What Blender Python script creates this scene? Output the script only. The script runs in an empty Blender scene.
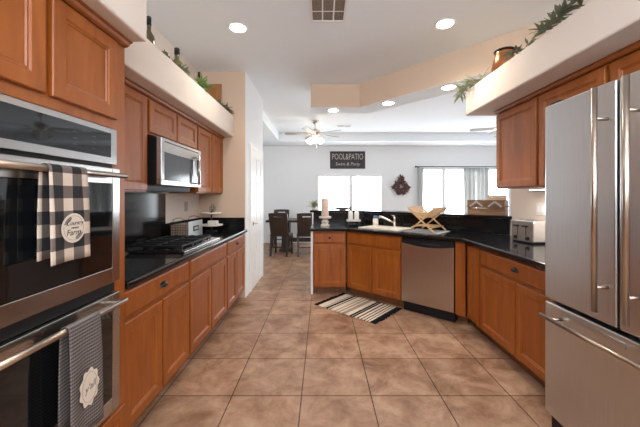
import bpy, bmesh, math, random
from math import sin, cos, pi, radians, sqrt
from mathutils import Vector, Matrix
random.seed(7)
SC = bpy.context.scene
COL = SC.collection

# ------------------------------------------------------------------ camera
cam_d = bpy.data.cameras.new('camera')
cam_d.sensor_width = 36.0
cam_d.lens = 36.0 * 305.6 / 640
cam_d.shift_x = -2.0 / 640
cam_d.shift_y = -17.5 / 640
cam_d.clip_start = 0.02
cam = bpy.data.objects.new('camera', cam_d)
cam.location = (0, 0, 1.35)
cam.rotation_euler = (pi / 2, 0, 0)
COL.objects.link(cam)
SC.camera = cam

# ------------------------------------------------------------------ world, exposure
SC.view_settings.view_transform = 'Standard'
SC.view_settings.look = 'None'
SC.view_settings.gamma = 1
SC.view_settings.use_curve_mapping = False
SC.view_settings.exposure = 0.84
WORLD_STRENGTH = 5.2
WINDOW_GLOW = 4.8
SPOT_W = 36.0
w = bpy.data.worlds.new('world')
SC.world = w
w.use_nodes = True
w.node_tree.nodes['Background'].inputs[0].default_value = (0.83, 0.915, 1.0, 1)
w.node_tree.nodes['Background'].inputs[1].default_value = WORLD_STRENGTH
SC.cycles.max_bounces = 8
SC.cycles.sample_clamp_indirect = 6.0


def area(name, loc, rot, sx, sy, watts, col=(1, 1, 1)):
    l = bpy.data.lights.new(name, 'AREA')
    l.shape = 'RECTANGLE'
    l.size, l.size_y = sx, sy
    l.energy = watts
    l.color = col
    o = bpy.data.objects.new(name, l)
    o.location = loc
    o.rotation_euler = rot
    COL.objects.link(o)
    return o




# ------------------------------------------------------------------ materials
def new_mat(name):
    m = bpy.data.materials.new(name)
    m.use_nodes = True
    nt = m.node_tree
    return m, nt, nt.nodes['Principled BSDF']


def plain(name, col, rough=0.5, metal=0.0, spec=0.5, emit=None, es=0.0, coat=0.0):
    m, nt, b = new_mat(name)
    b.inputs['Base Color'].default_value = (*col, 1)
    b.inputs['Roughness'].default_value = rough
    b.inputs['Metallic'].default_value = metal
    b.inputs['Specular IOR Level'].default_value = spec
    b.inputs['Coat Weight'].default_value = coat
    if emit:
        b.inputs['Emission Color'].default_value = (*emit, 1)
        b.inputs['Emission Strength'].default_value = es
    return m


def N(nt, t, **kw):
    n = nt.nodes.new(t)
    for k, v in kw.items():
        setattr(n, k, v)
    return n


def ramp(nt, stops):
    r = N(nt, 'ShaderNodeValToRGB')
    e = r.color_ramp.elements
    while len(e) < len(stops):
        e.new(0.5)
    for i, (p, c) in enumerate(stops):
        e[i].position = p
        e[i].color = (*c, 1)
    return r


def mapped(nt, scale, loc=(0, 0, 0), rand=False, kind='Object', rot=(0, 0, 0)):
    tc = N(nt, 'ShaderNodeTexCoord')
    mp = N(nt, 'ShaderNodeMapping')
    mp.inputs['Scale'].default_value = scale
    mp.inputs['Location'].default_value = loc
    mp.inputs['Rotation'].default_value = rot
    src = tc.outputs[kind]
    if rand:
        oi = N(nt, 'ShaderNodeObjectInfo')
        mu = N(nt, 'ShaderNodeMath', operation='MULTIPLY')
        mu.inputs[1].default_value = 37.0
        nt.links.new(oi.outputs['Random'], mu.inputs[0])
        ad = N(nt, 'ShaderNodeVectorMath', operation='ADD')
        nt.links.new(src, ad.inputs[0])
        nt.links.new(mu.outputs[0], ad.inputs[1])
        src = ad.outputs[0]
    nt.links.new(src, mp.inputs['Vector'])
    return mp.outputs['Vector']


def wood(name, dark, mid, light, rough=0.38, grain=(9, 9, 1.1)):
    m, nt, b = new_mat(name)
    v = mapped(nt, grain, rand=True)
    n = N(nt, 'ShaderNodeTexNoise')
    n.inputs['Scale'].default_value = 2.2
    n.inputs['Detail'].default_value = 6
    n.inputs['Distortion'].default_value = 0.6
    nt.links.new(v, n.inputs['Vector'])
    r = ramp(nt, [(0.3, dark), (0.5, mid), (0.72, light)])
    nt.links.new(n.outputs['Fac'], r.inputs['Fac'])
    nt.links.new(r.outputs['Color'], b.inputs['Base Color'])
    b.inputs['Roughness'].default_value = rough
    b.inputs['Specular IOR Level'].default_value = 0.5
    return m


def speckle(name, base, fleck, scale, lo, hi, rough, spec=0.5):
    m, nt, b = new_mat(name)
    v = mapped(nt, (1, 1, 1))
    n = N(nt, 'ShaderNodeTexNoise')
    n.inputs['Scale'].default_value = scale
    n.inputs['Detail'].default_value = 3
    nt.links.new(v, n.inputs['Vector'])
    r = ramp(nt, [(lo, base), (hi, fleck)])
    nt.links.new(n.outputs['Fac'], r.inputs['Fac'])
    nt.links.new(r.outputs['Color'], b.inputs['Base Color'])
    b.inputs['Roughness'].default_value = rough
    b.inputs['Specular IOR Level'].default_value = spec
    return m


def steel(name, col, rough, stretch=(2, 2, 160), aniso=0.4):
    m, nt, b = new_mat(name)
    v = mapped(nt, stretch)
    n = N(nt, 'ShaderNodeTexNoise')
    n.inputs['Scale'].default_value = 2.0
    n.inputs['Detail'].default_value = 4
    nt.links.new(v, n.inputs['Vector'])
    r = ramp(nt, [(0.3, tuple(c * 0.93 for c in col)), (0.7, tuple(min(1, c * 1.05) for c in col))])
    nt.links.new(n.outputs['Fac'], r.inputs['Fac'])
    nt.links.new(r.outputs['Color'], b.inputs['Base Color'])
    b.inputs['Metallic'].default_value = 1.0
    b.inputs['Roughness'].default_value = rough
    b.inputs['Anisotropic'].default_value = aniso
    return m


def paint(name, col, rough=0.85):
    m, nt, b = new_mat(name)
    v = mapped(nt, (1, 1, 1))
    n = N(nt, 'ShaderNodeTexNoise')
    n.inputs['Scale'].default_value = 90
    n.inputs['Detail'].default_value = 2
    nt.links.new(v, n.inputs['Vector'])
    bp = N(nt, 'ShaderNodeBump')
    bp.inputs['Strength'].default_value = 0.06
    bp.inputs['Distance'].default_value = 0.01
    nt.links.new(n.outputs['Fac'], bp.inputs['Height'])
    nt.links.new(bp.outputs['Normal'], b.inputs['Normal'])
    b.inputs['Base Color'].default_value = (*col, 1)
    b.inputs['Roughness'].default_value = rough
    return m


def sheer(name, col):
    m, nt, b = new_mat(name)
    b.inputs['Base Color'].default_value = (*col, 1)
    b.inputs['Roughness'].default_value = 1.0
    t = N(nt, 'ShaderNodeBsdfTranslucent')
    t.inputs['Color'].default_value = (*col, 1)
    mx = N(nt, 'ShaderNodeMixShader')
    mx.inputs[0].default_value = 0.25
    nt.links.new(b.outputs[0], mx.inputs[1])
    nt.links.new(t.outputs[0], mx.inputs[2])
    nt.links.new(mx.outputs[0], nt.nodes['Material Output'].inputs['Surface'])
    return m


def tile_mat():
    m, nt, b = new_mat('floor_tile')
    T = 0.47
    v = mapped(nt, (1, 1, 1), loc=(0.1385, -2.065 + T, 0))
    br = N(nt, 'ShaderNodeTexBrick', offset=0.0, squash=1.0)
    br.inputs['Scale'].default_value = 1.0
    br.inputs['Brick Width'].default_value = T
    br.inputs['Row Height'].default_value = T
    br.inputs['Mortar Size'].default_value = 0.0042
    br.inputs['Mortar Smooth'].default_value = 0.3
    br.inputs['Bias'].default_value = 0.0
    br.inputs['Color1'].default_value = (0.80, 0.80, 0.80, 1)
    br.inputs['Color2'].default_value = (1.0, 1.0, 1.0, 1)
    br.inputs['Mortar'].default_value = (0.20, 0.17, 0.15, 1)
    nt.links.new(v, br.inputs['Vector'])
    n1 = N(nt, 'ShaderNodeTexNoise')
    n1.inputs['Scale'].default_value = 4.2
    n1.inputs['Detail'].default_value = 7
    n1.inputs['Roughness'].default_value = 0.68
    n1.inputs['Distortion'].default_value = 0.4
    nt.links.new(v, n1.inputs['Vector'])
    r = ramp(nt, [(0.28, (0.17, 0.080, 0.043)), (0.43, (0.31, 0.165, 0.098)), (0.58, (0.44, 0.265, 0.17)), (0.74, (0.58, 0.39, 0.27))])
    nt.links.new(n1.outputs['Fac'], r.inputs['Fac'])
    mx = N(nt, 'ShaderNodeMix', data_type='RGBA', blend_type='MULTIPLY')
    mx.inputs['Factor'].default_value = 1.0
    nt.links.new(r.outputs['Color'], mx.inputs['A'])
    nt.links.new(br.outputs['Color'], mx.inputs['B'])
    nt.links.new(mx.outputs['Result'], b.inputs['Base Color'])
    bp = N(nt, 'ShaderNodeBump', invert=True)
    bp.inputs['Strength'].default_value = 0.5
    bp.inputs['Distance'].default_value = 0.004
    nt.links.new(br.outputs['Fac'], bp.inputs['Height'])
    n2 = N(nt, 'ShaderNodeTexNoise')
    n2.inputs['Scale'].default_value = 7
    nt.links.new(v, n2.inputs['Vector'])
    bp2 = N(nt, 'ShaderNodeBump')
    bp2.inputs['Strength'].default_value = 0.12
    bp2.inputs['Distance'].default_value = 0.02
    nt.links.new(n2.outputs['Fac'], bp2.inputs['Height'])
    nt.links.new(bp.outputs['Normal'], bp2.inputs['Normal'])
    nt.links.new(bp2.outputs['Normal'], b.inputs['Normal'])
    b.inputs['Roughness'].default_value = 0.38
    b.inputs['Specular IOR Level'].default_value = 0.35
    return m


def step2(nt, sock, size, off=0.0):
    a = N(nt, 'ShaderNodeMath', operation='ADD'); a.inputs[1].default_value = off
    nt.links.new(sock, a.inputs[0])
    d = N(nt, 'ShaderNodeMath', operation='DIVIDE'); d.inputs[1].default_value = 2 * size
    nt.links.new(a.outputs[0], d.inputs[0])
    f = N(nt, 'ShaderNodeMath', operation='FRACT'); nt.links.new(d.outputs[0], f.inputs[0])
    g = N(nt, 'ShaderNodeMath', operation='GREATER_THAN'); g.inputs[1].default_value = 0.5
    nt.links.new(f.outputs[0], g.inputs[0])
    return g.outputs[0]


def check_mat():
    m, nt, b = new_mat('buffalo_check_cloth')
    tc = N(nt, 'ShaderNodeTexCoord')
    s = N(nt, 'ShaderNodeSeparateXYZ'); nt.links.new(tc.outputs['Object'], s.inputs[0])
    a = step2(nt, s.outputs['Y'], 0.041, 0.030)
    c = step2(nt, s.outputs['Z'], 0.044, 10.0)
    ad = N(nt, 'ShaderNodeMath', operation='ADD'); nt.links.new(a, ad.inputs[0]); nt.links.new(c, ad.inputs[1])
    h = N(nt, 'ShaderNodeMath', operation='MULTIPLY'); h.inputs[1].default_value = 0.5
    nt.links.new(ad.outputs[0], h.inputs[0])
    r = ramp(nt, [(0.0, (0.62, 0.50, 0.40)), (0.3, (0.14, 0.11, 0.095)), (0.7, (0.012, 0.011, 0.012))])
    r.color_ramp.interpolation = 'CONSTANT'
    nt.links.new(h.outputs[0], r.inputs['Fac'])
    nt.links.new(r.outputs['Color'], b.inputs['Base Color'])
    b.inputs['Roughness'].default_value = 0.95
    return m


def stripe_towel_mat():
    m, nt, b = new_mat('grey_striped_cloth')
    tc = N(nt, 'ShaderNodeTexCoord')
    s = N(nt, 'ShaderNodeSeparateXYZ'); nt.links.new(tc.outputs['Object'], s.inputs[0])
    a = step2(nt, s.outputs['Z'], 0.0065, 10.0)
    c = step2(nt, s.outputs['Y'], 0.004, 10.0)
    mu = N(nt, 'ShaderNodeMath', operation='MULTIPLY_ADD'); nt.links.new(a, mu.inputs[0]); mu.inputs[1].default_value = 0.75
    mm = N(nt, 'ShaderNodeMath', operation='MULTIPLY'); mm.inputs[1].default_value = 0.25; nt.links.new(c, mm.inputs[0])
    nt.links.new(mm.outputs[0], mu.inputs[2])
    r = ramp(nt, [(0.0, (0.20, 0.165, 0.15)), (1.0, (0.045, 0.037, 0.036))])
    nt.links.new(mu.outputs[0], r.inputs['Fac'])
    nt.links.new(r.outputs['Color'], b.inputs['Base Color'])
    b.inputs['Roughness'].default_value = 0.95
    return m


def rug_mat():
    m, nt, b = new_mat('striped_rug_weave')
    tc = N(nt, 'ShaderNodeTexCoord')
    s = N(nt, 'ShaderNodeSeparateXYZ'); nt.links.new(tc.outputs['Object'], s.inputs[0])
    mr = N(nt, 'ShaderNodeMapRange'); mr.inputs['From Min'].default_value = -0.415; mr.inputs['From Max'].default_value = 0.415
    nt.links.new(s.outputs['X'], mr.inputs['Value'])
    k, g, c, t = (0.012, 0.011, 0.012), (0.10, 0.085, 0.08), (0.62, 0.52, 0.42), (0.30, 0.23, 0.18)
    st = [(0.0, k), (0.045, c), (0.15, g), (0.165, c), (0.19, k), (0.235, c), (0.26, k), (0.28, c), (0.36, t), (0.39, c), (0.42, t),
          (0.45, c), (0.48, t), (0.55, c), (0.62, k), (0.655, t), (0.67, k), (0.70, c), (0.74, k), (0.765, c), (0.80, g), (0.82, c), (0.85, k),
          (0.87, c), (0.90, g), (0.915, c), (0.945, k)]
    r = ramp(nt, st)
    r.color_ramp.interpolation = 'CONSTANT'
    nt.links.new(mr.outputs['Result'], r.inputs['Fac'])
    nt.links.new(r.outputs['Color'], b.inputs['Base Color'])
    b.inputs['Roughness'].default_value = 1.0
    b.inputs['Specular IOR Level'].default_value = 0.1
    return m


M = dict(
    tile=tile_mat(),
    tan=paint('tan_wall_paint', (0.67, 0.50, 0.37)),
    shelf=paint('cream_ledge_paint', (0.72, 0.62, 0.54)),
    white=paint('white_wall_paint', (0.82, 0.83, 0.835)),
    ceil=paint('ceiling_paint', (0.88, 0.92, 0.955), 0.9),
    trim=plain('white_trim', (0.82, 0.81, 0.80), 0.4),
    wood=wood('honey_maple', (0.245, 0.058, 0.005), (0.30, 0.077, 0.0075), (0.355, 0.10, 0.012)),
    woodin=wood('honey_maple_frame', (0.23, 0.057, 0.005), (0.28, 0.072, 0.007), (0.33, 0.092, 0.010)),
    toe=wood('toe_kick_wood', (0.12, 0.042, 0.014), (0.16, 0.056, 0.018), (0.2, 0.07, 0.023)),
    granite=speckle('black_granite', (0.006, 0.006, 0.007), (0.05, 0.05, 0.05), 260, 0.62, 0.72, 0.12, 0.36),
    steel=steel('brushed_steel', (0.47, 0.45, 0.44), 0.22, (2, 160, 2)),
    fridge=steel('brushed_fridge_steel', (0.58, 0.58, 0.59), 0.28, (160, 160, 2), 0.0),
    dwsteel=steel('dishwasher_steel', (0.55, 0.50, 0.46), 0.30, (160, 160, 2)),
    chrome=plain('satin_chrome', (0.55, 0.53, 0.51), 0.22, 1.0),
    handle=plain('brushed_handle', (0.52, 0.44, 0.37), 0.28, 1.0),
    black=plain('black_plastic', (0.008, 0.008, 0.009), 0.5, 0, 0.3),
    iron=plain('cast_iron', (0.014, 0.014, 0.015), 0.5),
    oglass=plain('black_oven_glass', (0.006, 0.007, 0.008), 0.04, 0, 0.6),
    mwglass=plain('grey_microwave_glass', (0.05, 0.055, 0.06), 0.12, 0, 0.7),
    bronze=plain('dark_bronze', (0.022, 0.018, 0.016), 0.35, 0.6),
    check=check_mat(), stripe=stripe_towel_mat(), rug=rug_mat(),
    fringe=plain('black_fringe', (0.010, 0.010, 0.011), 1.0, 0, 0.1),
    cream=plain('cream_cloth', (0.66, 0.56, 0.46), 0.9),
    ink=plain('dark_ink', (0.02, 0.018, 0.018), 0.8),
    greyink=plain('grey_ink', (0.12, 0.10, 0.10), 0.8),
    glow=plain('lamp_lens', (1, 1, 1), 0.5, emit=(1.0, 0.93, 0.82), es=14.0),
    fanglow=plain('fan_glass', (1, 1, 1), 0.5, emit=(1.0, 0.90, 0.74), es=5.0),
    pane=plain('daylit_pane', (0.9, 0.95, 1.0), 0.2, emit=(0.86, 0.94, 1.0), es=WINDOW_GLOW),
    fillpane=plain('fill_light_pane', (0.9, 0.95, 1.0), 0.2, emit=(0.86, 0.94, 1.0), es=2.2),  # weaker glow for the added side windows that brighten the far rooms
    dark=wood('espresso_wood', (0.022, 0.012, 0.009), (0.034, 0.019, 0.014), (0.05, 0.028, 0.02), 0.35),
    curtain=sheer('grey_curtain', (0.66, 0.66, 0.64)),
    bowlwood=wood('brown_bowl', (0.06, 0.03, 0.022), (0.09, 0.048, 0.035), (0.13, 0.07, 0.05)),
    leaf=plain('eucalyptus_leaf', (0.16, 0.18, 0.11), 0.6),
    leaf2=plain('pale_leaf', (0.33, 0.36, 0.21), 0.6),
    leaf3=plain('fresh_leaf', (0.16, 0.26, 0.07), 0.6),
    olive=plain('olive_glass', (0.10, 0.09, 0.03), 0.12, 0, 0.7),
    brownglass=plain('brown_glass', (0.09, 0.06, 0.03), 0.15, 0, 0.7),
    copper=plain('copper', (0.60, 0.25, 0.11), 0.25, 1.0),
    board=wood('cutting_board', (0.26, 0.10, 0.03), (0.36, 0.15, 0.045), (0.45, 0.20, 0.07)),
    bamboo=wood('bamboo', (0.58, 0.36, 0.17), (0.66, 0.43, 0.22), (0.74, 0.50, 0.28)),
    crate=wood('weathered_crate', (0.13, 0.062, 0.03), (0.23, 0.12, 0.06), (0.34, 0.20, 0.11), 0.7, (1.1, 9, 9)),
    pale=wood('pale_wood', (0.62, 0.42, 0.26), (0.70, 0.50, 0.33), (0.76, 0.56, 0.40)),
    candle=plain('blush_wax', (0.70, 0.53, 0.44), 0.6),
    stone=plain('whitewashed_wood', (0.68, 0.60, 0.52), 0.7),
    ceramic=plain('cream_ceramic', (0.78, 0.72, 0.64), 0.25),
    soapwhite=plain('white_bottle', (0.80, 0.78, 0.77), 0.3),
    blue=plain('blue_cap', (0.06, 0.16, 0.42), 0.4),
    lotion=plain('cream_bottle', (0.74, 0.66, 0.50), 0.35),
    nickel=plain('warm_nickel', (0.62, 0.54, 0.46), 0.25, 1.0),
    mat=plain('grey_drying_mat', (0.32, 0.33, 0.35), 0.9),
    galv=plain('galvanized_metal', (0.50, 0.50, 0.50), 0.4, 0.8),
    liner=wood('tan_liner', (0.36, 0.25, 0.17), (0.46, 0.33, 0.23), (0.54, 0.40, 0.29), 0.9),
    wreath=plain('rust_brown_leaf', (0.10, 0.045, 0.035), 0.7),
    signboard=wood('charcoal_board', (0.022, 0.02, 0.022), (0.035, 0.032, 0.035), (0.05, 0.046, 0.05), 0.7),
    signtext=plain('pale_lettering', (0.50, 0.42, 0.36), 0.8),
    filt=speckle('brown_filter', (0.17, 0.135, 0.10), (0.28, 0.22, 0.16), 60, 0.35, 0.65, 0.9),
    plate=plain('switch_plate', (0.74, 0.70, 0.66), 0.4),
    greyplate=plain('grey_plate', (0.40, 0.37, 0.33), 0.4),
    toastw=plain('brushed_toaster', (0.72, 0.73, 0.74), 0.28, 0.85),
    toastfront=plain('toaster_front_steel', (0.33, 0.29, 0.27), 0.35, 0.9),
    lcd=plain('dim_display', (0.03, 0.035, 0.04), 0.15),
    rodm=plain('dark_rod', (0.06, 0.06, 0.065), 0.4, 0.8),
    blade=plain('fan_blade_grey', (0.34, 0.31, 0.29), 0.5),
    louver=plain('vent_louver', (0.50, 0.50, 0.50), 0.5),
)


# ------------------------------------------------------------------ helpers
class MB:
    def __init__(self):
        self.bm = bmesh.new()

    def face(self, pts, smooth=False):
        f = self.bm.faces.new([self.bm.verts.new(p) for p in pts])
        f.smooth = smooth
        return f

    def box(self, x0, y0, z0, x1, y1, z1, mat=None):
        v = [self.bm.verts.new(p) for p in ((x0, y0, z0), (x1, y0, z0), (x1, y1, z0), (x0, y1, z0), (x0, y0, z1), (x1, y0, z1), (x1, y1, z1), (x0, y1, z1))]
        if mat:
            for q in v:
                q.co = mat @ q.co
        for i in ((3, 2, 1, 0), (4, 5, 6, 7), (0, 1, 5, 4), (1, 2, 6, 5), (2, 3, 7, 6), (3, 0, 4, 7)):
            self.bm.faces.new([v[k] for k in i])
        return self

    def bar(self, p0, p1, wx, wz, up=(0, 0, 1)):
        p0, p1 = Vector(p0), Vector(p1)
        d = (p1 - p0)
        L = d.length
        d.normalize()
        s = d.cross(Vector(up)).normalized()
        u = s.cross(d)
        mt = Matrix((s, d, u)).transposed().to_4x4()
        mt.translation = p0
        return self.box(-wx / 2, 0, -wz / 2, wx / 2, L, wz / 2, mt)

    def cyl(self, p0, p1, r0, r1=None, n=16):
        r1 = r0 if r1 is None else r1
        p0, p1 = Vector(p0), Vector(p1)
        d = (p1 - p0).normalized()
        a = d.orthogonal().normalized()
        b = d.cross(a)
        A = [self.bm.verts.new(p0 + (a * cos(2 * pi * i / n) + b * sin(2 * pi * i / n)) * r0) for i in range(n)]
        B = [self.bm.verts.new(p1 + (a * cos(2 * pi * i / n) + b * sin(2 * pi * i / n)) * r1) for i in range(n)]
        for i in range(n):
            self.bm.faces.new((A[i], A[(i + 1) % n], B[(i + 1) % n], B[i])).smooth = True
        self.bm.faces.new(A[::-1])
        self.bm.faces.new(B)
        return self

    def lathe(self, prof, c=(0, 0, 0), n=20, axis='z', sx=1, sy=1):
        rings = []
        for r, h in prof:
            ring = []
            for i in range(n):
                a = 2 * pi * i / n
                x, y = r * cos(a) * sx, r * sin(a) * sy
                p = (c[0] + x, c[1] + y, c[2] + h) if axis == 'z' else ((c[0] + h, c[1] + x, c[2] + y) if axis == 'x' else (c[0] + x, c[1] + h, c[2] + y))
                ring.append(self.bm.verts.new(p))
            rings.append(ring)
        for A, B in zip(rings, rings[1:]):
            for i in range(n):
                self.bm.faces.new((A[i], A[(i + 1) % n], B[(i + 1) % n], B[i])).smooth = True
        self.bm.faces.new(rings[0][::-1])
        self.bm.faces.new(rings[-1])
        return self

    def tube(self, pts, r, n=8, closed=False):
        pts = [Vector(p) for p in pts]
        rings = []
        m = len(pts)
        a = None
        for i, p in enumerate(pts):
            if closed:
                d = pts[(i + 1) % m] - pts[i - 1]
            else:
                d = pts[min(i + 1, m - 1)] - pts[max(i - 1, 0)]
            d.normalize()
            a = d.orthogonal().normalized() if a is None else (a - d * a.dot(d)).normalized()
            b = d.cross(a)
            rr = r[i] if isinstance(r, (list, tuple)) else r
            rings.append([self.bm.verts.new(p + (a * cos(2 * pi * k / n) + b * sin(2 * pi * k / n)) * rr) for k in range(n)])
        pairs = list(zip(rings, rings[1:]))
        if closed:
            pairs.append((rings[-1], rings[0]))
        for A, B in pairs:
            for k in range(n):
                self.bm.faces.new((A[k], A[(k + 1) % n], B[(k + 1) % n], B[k])).smooth = True
        if not closed:
            self.bm.faces.new(rings[0][::-1])
            self.bm.faces.new(rings[-1])
        return self

    def prism(self, poly, z0, z1, hole=None):
        es = []
        for lp in ([poly] + ([hole] if hole else [])):
            vs = [self.bm.verts.new((p[0], p[1], z0)) for p in lp]
            es += [self.bm.edges.new((vs[i], vs[(i + 1) % len(vs)])) for i in range(len(vs))]
        res = bmesh.ops.triangle_fill(self.bm, use_beauty=True, edges=es)
        fs = [g for g in res['geom'] if isinstance(g, bmesh.types.BMFace)]
        ex = bmesh.ops.extrude_face_region(self.bm, geom=fs)
        vs = [g for g in ex['geom'] if isinstance(g, bmesh.types.BMVert)]
        bmesh.ops.translate(self.bm, verts=vs, vec=(0, 0, z1 - z0))
        return self

    def extrude_profile(self, prof, x0, x1, smooth=False):
        """prof: list of (y,z), swept along x"""
        A = [self.bm.verts.new((x0, p[0], p[1])) for p in prof]
        B = [self.bm.verts.new((x1, p[0], p[1])) for p in prof]
        n = len(prof)
        for i in range(n):
            self.bm.faces.new((A[i], A[(i + 1) % n], B[(i + 1) % n], B[i])).smooth = smooth
        self.bm.faces.new(A[::-1])
        self.bm.faces.new(B)
        return self

    def panel_door(self, x0, z0, x1, z1, y0=0.0, th=0.019, rail=0.056, rec=0.009, edge=0.004):
        """framed door: front at y0 (facing -y), back at y0+th, flat recessed panel"""
        def loop(ins, y):
            return [self.bm.verts.new(p) for p in ((x0 + ins, y, z0 + ins), (x1 - ins, y, z0 + ins), (x1 - ins, y, z1 - ins), (x0 + ins, y, z1 - ins))]
        L = [loop(0, y0 + th), loop(0, y0 + edge), loop(edge, y0), loop(rail, y0), loop(rail + 0.006, y0 + rec * 0.6), loop(rail + 0.012, y0 + rec * 0.45), loop(rail + 0.016, y0 + rec)]
        self.bm.faces.new(L[0][::-1])
        for A, B in zip(L, L[1:]):
            for i in range(4):
                self.bm.faces.new((A[i], A[(i + 1) % 4], B[(i + 1) % 4], B[i]))
        self.bm.faces.new(L[-1])
        return self

    def leaf(self, p, d, nrm, L, W, droop=0.15):
        p, d, nrm = Vector(p), Vector(d).normalized(), Vector(nrm)
        s = d.cross(nrm)
        if s.length < 1e-3:
            s = d.orthogonal()
        s.normalize()
        u = s.cross(d)
        k = [(0, 0.12), (0.3, 0.9), (0.6, 0.85), (1.0, 0.06)]
        L_, R_, C_ = [], [], []
        for t, wd in k:
            c = p + d * (L * t) - u * (droop * L * t * t)
            L_.append(self.bm.verts.new(c - s * W * wd / 2 + u * W * 0.12))
            R_.append(self.bm.verts.new(c + s * W * wd / 2 + u * W * 0.12))
            C_.append(self.bm.verts.new(c))
        for i in range(3):
            self.bm.faces.new((L_[i], C_[i], C_[i + 1], L_[i + 1]))
            self.bm.faces.new((C_[i], R_[i], R_[i + 1], C_[i + 1]))
        return self


def obj(name, mb, mat, parent=None, bevel=0.0, seg=2):
    me = bpy.data.meshes.new(name)
    bmesh.ops.recalc_face_normals(mb.bm, faces=mb.bm.faces)
    mb.bm.to_mesh(me)
    mb.bm.free()
    me.materials.append(M[mat] if isinstance(mat, str) else mat)
    o = bpy.data.objects.new(name, me)
    COL.objects.link(o)
    if parent:
        o.parent = parent
    if bevel:
        md = o.modifiers.new('bevel', 'BEVEL')
        md.width = bevel
        md.segments = seg
        md.limit_method = 'ANGLE'
        md.angle_limit = radians(40)
    return o


def tag(o, label, cat, group=None, kind=None):
    o['label'] = label
    o['category'] = cat
    if group:
        o['group'] = group
    if kind:
        o['kind'] = kind
    return o


def thing(name, label, cat, loc=(0, 0, 0), rot=0.0, group=None):
    o = bpy.data.objects.new(name, None)
    o.empty_display_size = 0.1
    o.location = loc
    o.rotation_euler = (0, 0, rot)
    COL.objects.link(o)
    return tag(o, label, cat, group)


def struct(name, mb, mat, label, cat, parent=None, bevel=0.0):
    o = obj(name, mb, mat, parent, bevel)
    if not parent:
        tag(o, label, cat, None, 'structure')
    return o


def copy_tree(o, parent=None):
    c = o.copy()
    COL.objects.link(c)
    if parent:
        c.parent = parent
    for ch in list(o.children):
        copy_tree(ch, c)
    return c


def lettering(name, text, size, mat, parent, mtx, depth=0.0006, align='CENTER', spacing=1.0, shear=0.0):
    cu = bpy.data.curves.new(name + '_curve', 'FONT')
    cu.body = text
    cu.size = size
    cu.align_x = align
    cu.align_y = 'CENTER'
    cu.extrude = depth
    cu.space_character = spacing
    cu.shear = shear
    cu.resolution_u = 3
    t = bpy.data.objects.new(name + '_curve', cu)
    COL.objects.link(t)
    dg = bpy.context.evaluated_depsgraph_get()
    me = bpy.data.meshes.new_from_object(t.evaluated_get(dg))
    bpy.data.objects.remove(t)
    bpy.data.curves.remove(cu)
    me.name = name
    me.materials.clear()
    me.materials.append(M[mat])
    me.transform(mtx)
    o = bpy.data.objects.new(name, me)
    COL.objects.link(o)
    o.parent = parent
    return o


def frame_mtx(origin, right, up):
    r, u = Vector(right).normalized(), Vector(up).normalized()
    n = r.cross(u)
    m = Matrix((r, u, n)).transposed().to_4x4()
    m.translation = Vector(origin)
    return m


def bx(*a):
    return MB().box(*a)


# ------------------------------------------------------------------ key plan
CEIL = 3.0
LW, RW = -1.63, 2.10           # kitchen side walls
ENDY = 4.05                    # end wall of the left run
PX = -1.02                     # pantry wall face
P1, P2 = Vector((0.33, 4.16)), Vector((1.475, 3.15))   # ends of the diagonal cabinet front
T_ = (P2 - P1).normalized()
N_ = Vector((-T_.y, T_.x))
C0 = N_.dot(P1)
DIAG = math.atan2(T_.y, T_.x)


def diag_x(c, x):              # point on the diagonal line n.p = c at given x
    return Vector((x, (c - N_.x * x) / N_.y))


def diag_y(c, y):
    return Vector(((c - N_.y * y) / N_.x, y))


# ------------------------------------------------------------------ shell
struct('floor', bx(-3.6, -1.2, -0.05, 6.2, 9.0, 0.0), 'tile', 'brown stone-look square tile floor', 'floor')
mb = MB()
mb.box(-3.6, -1.2, CEIL, 6.2, 9.0, CEIL + 0.08)
struct('ceiling', mb, 'ceil', 'white flat ceiling over kitchen and dining room', 'ceiling')
struct('trim_1', bx(-3.5, 8.0, 2.79, 6.1, 8.797, CEIL - 0.001), 'ceil', 'lowered white ceiling border along the far wall', 'ceiling trim')
struct('trim_2', bx(-3.5, 5.225, 2.79, -1.13, 7.999, CEIL - 0.001), 'ceil', 'lowered white ceiling border at the left of the dining room', 'ceiling trim')
struct('wall_far', bx(-3.6, 8.8, 0, 6.2, 9.0, CEIL), 'white', 'pale grey far wall of the dining room', 'wall')
struct('wall_left', bx(LW - 0.12, -1.2, 0, LW, ENDY, CEIL), 'shelf', 'cream kitchen wall behind the left cabinets', 'wall')
struct('wall_pantry', bx(LW - 0.3, ENDY, 0, PX, 5.22, CEIL), 'tan', 'tan end wall and white pantry side at the end of the left run', 'wall')
struct('wall_hall', bx(PX + 0.0005, ENDY + 0.012, 0, PX + 0.006, 5.22, CEIL), 'white', 'white wall around the panelled pantry door', 'wall')
struct('wall_dining', bx(-3.6, 5.0, 0, -3.5, 8.8, CEIL), 'white', 'pale dining room side wall', 'wall')
struct('wall_back', bx(-3.6, 5.0, 0, LW - 0.3, 5.2, CEIL), 'white', 'pale wall behind the pantry', 'wall')
struct('wall_right', bx(RW, -1.2, 0, RW + 0.13, 3.40, CEIL), 'shelf', 'cream wall behind toaster and refrigerator', 'wall')
struct('light_block_wall', bx(LW, -1.3, 0, RW, -1.2, 1.65), 'shelf', 'unseen cream half wall added behind the viewer to block low light', 'wall')  # added out of view to keep world light off floor and lower cabinets
struct('wall_living', bx(6.1, 2.0, 0, 6.2, 8.8, CEIL), 'white', 'pale living room side wall', 'wall')
struct('wall_living_near', bx(RW + 0.13, 2.0, 0, 6.1, 2.1, CEIL), 'white', 'pale wall behind the kitchen right wall', 'wall')
struct('baseboard_far', bx(-3.5, 8.78, 0.001, 2.6, 8.799, 0.10), 'trim', 'white baseboard along the far wall', 'baseboard')
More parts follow.
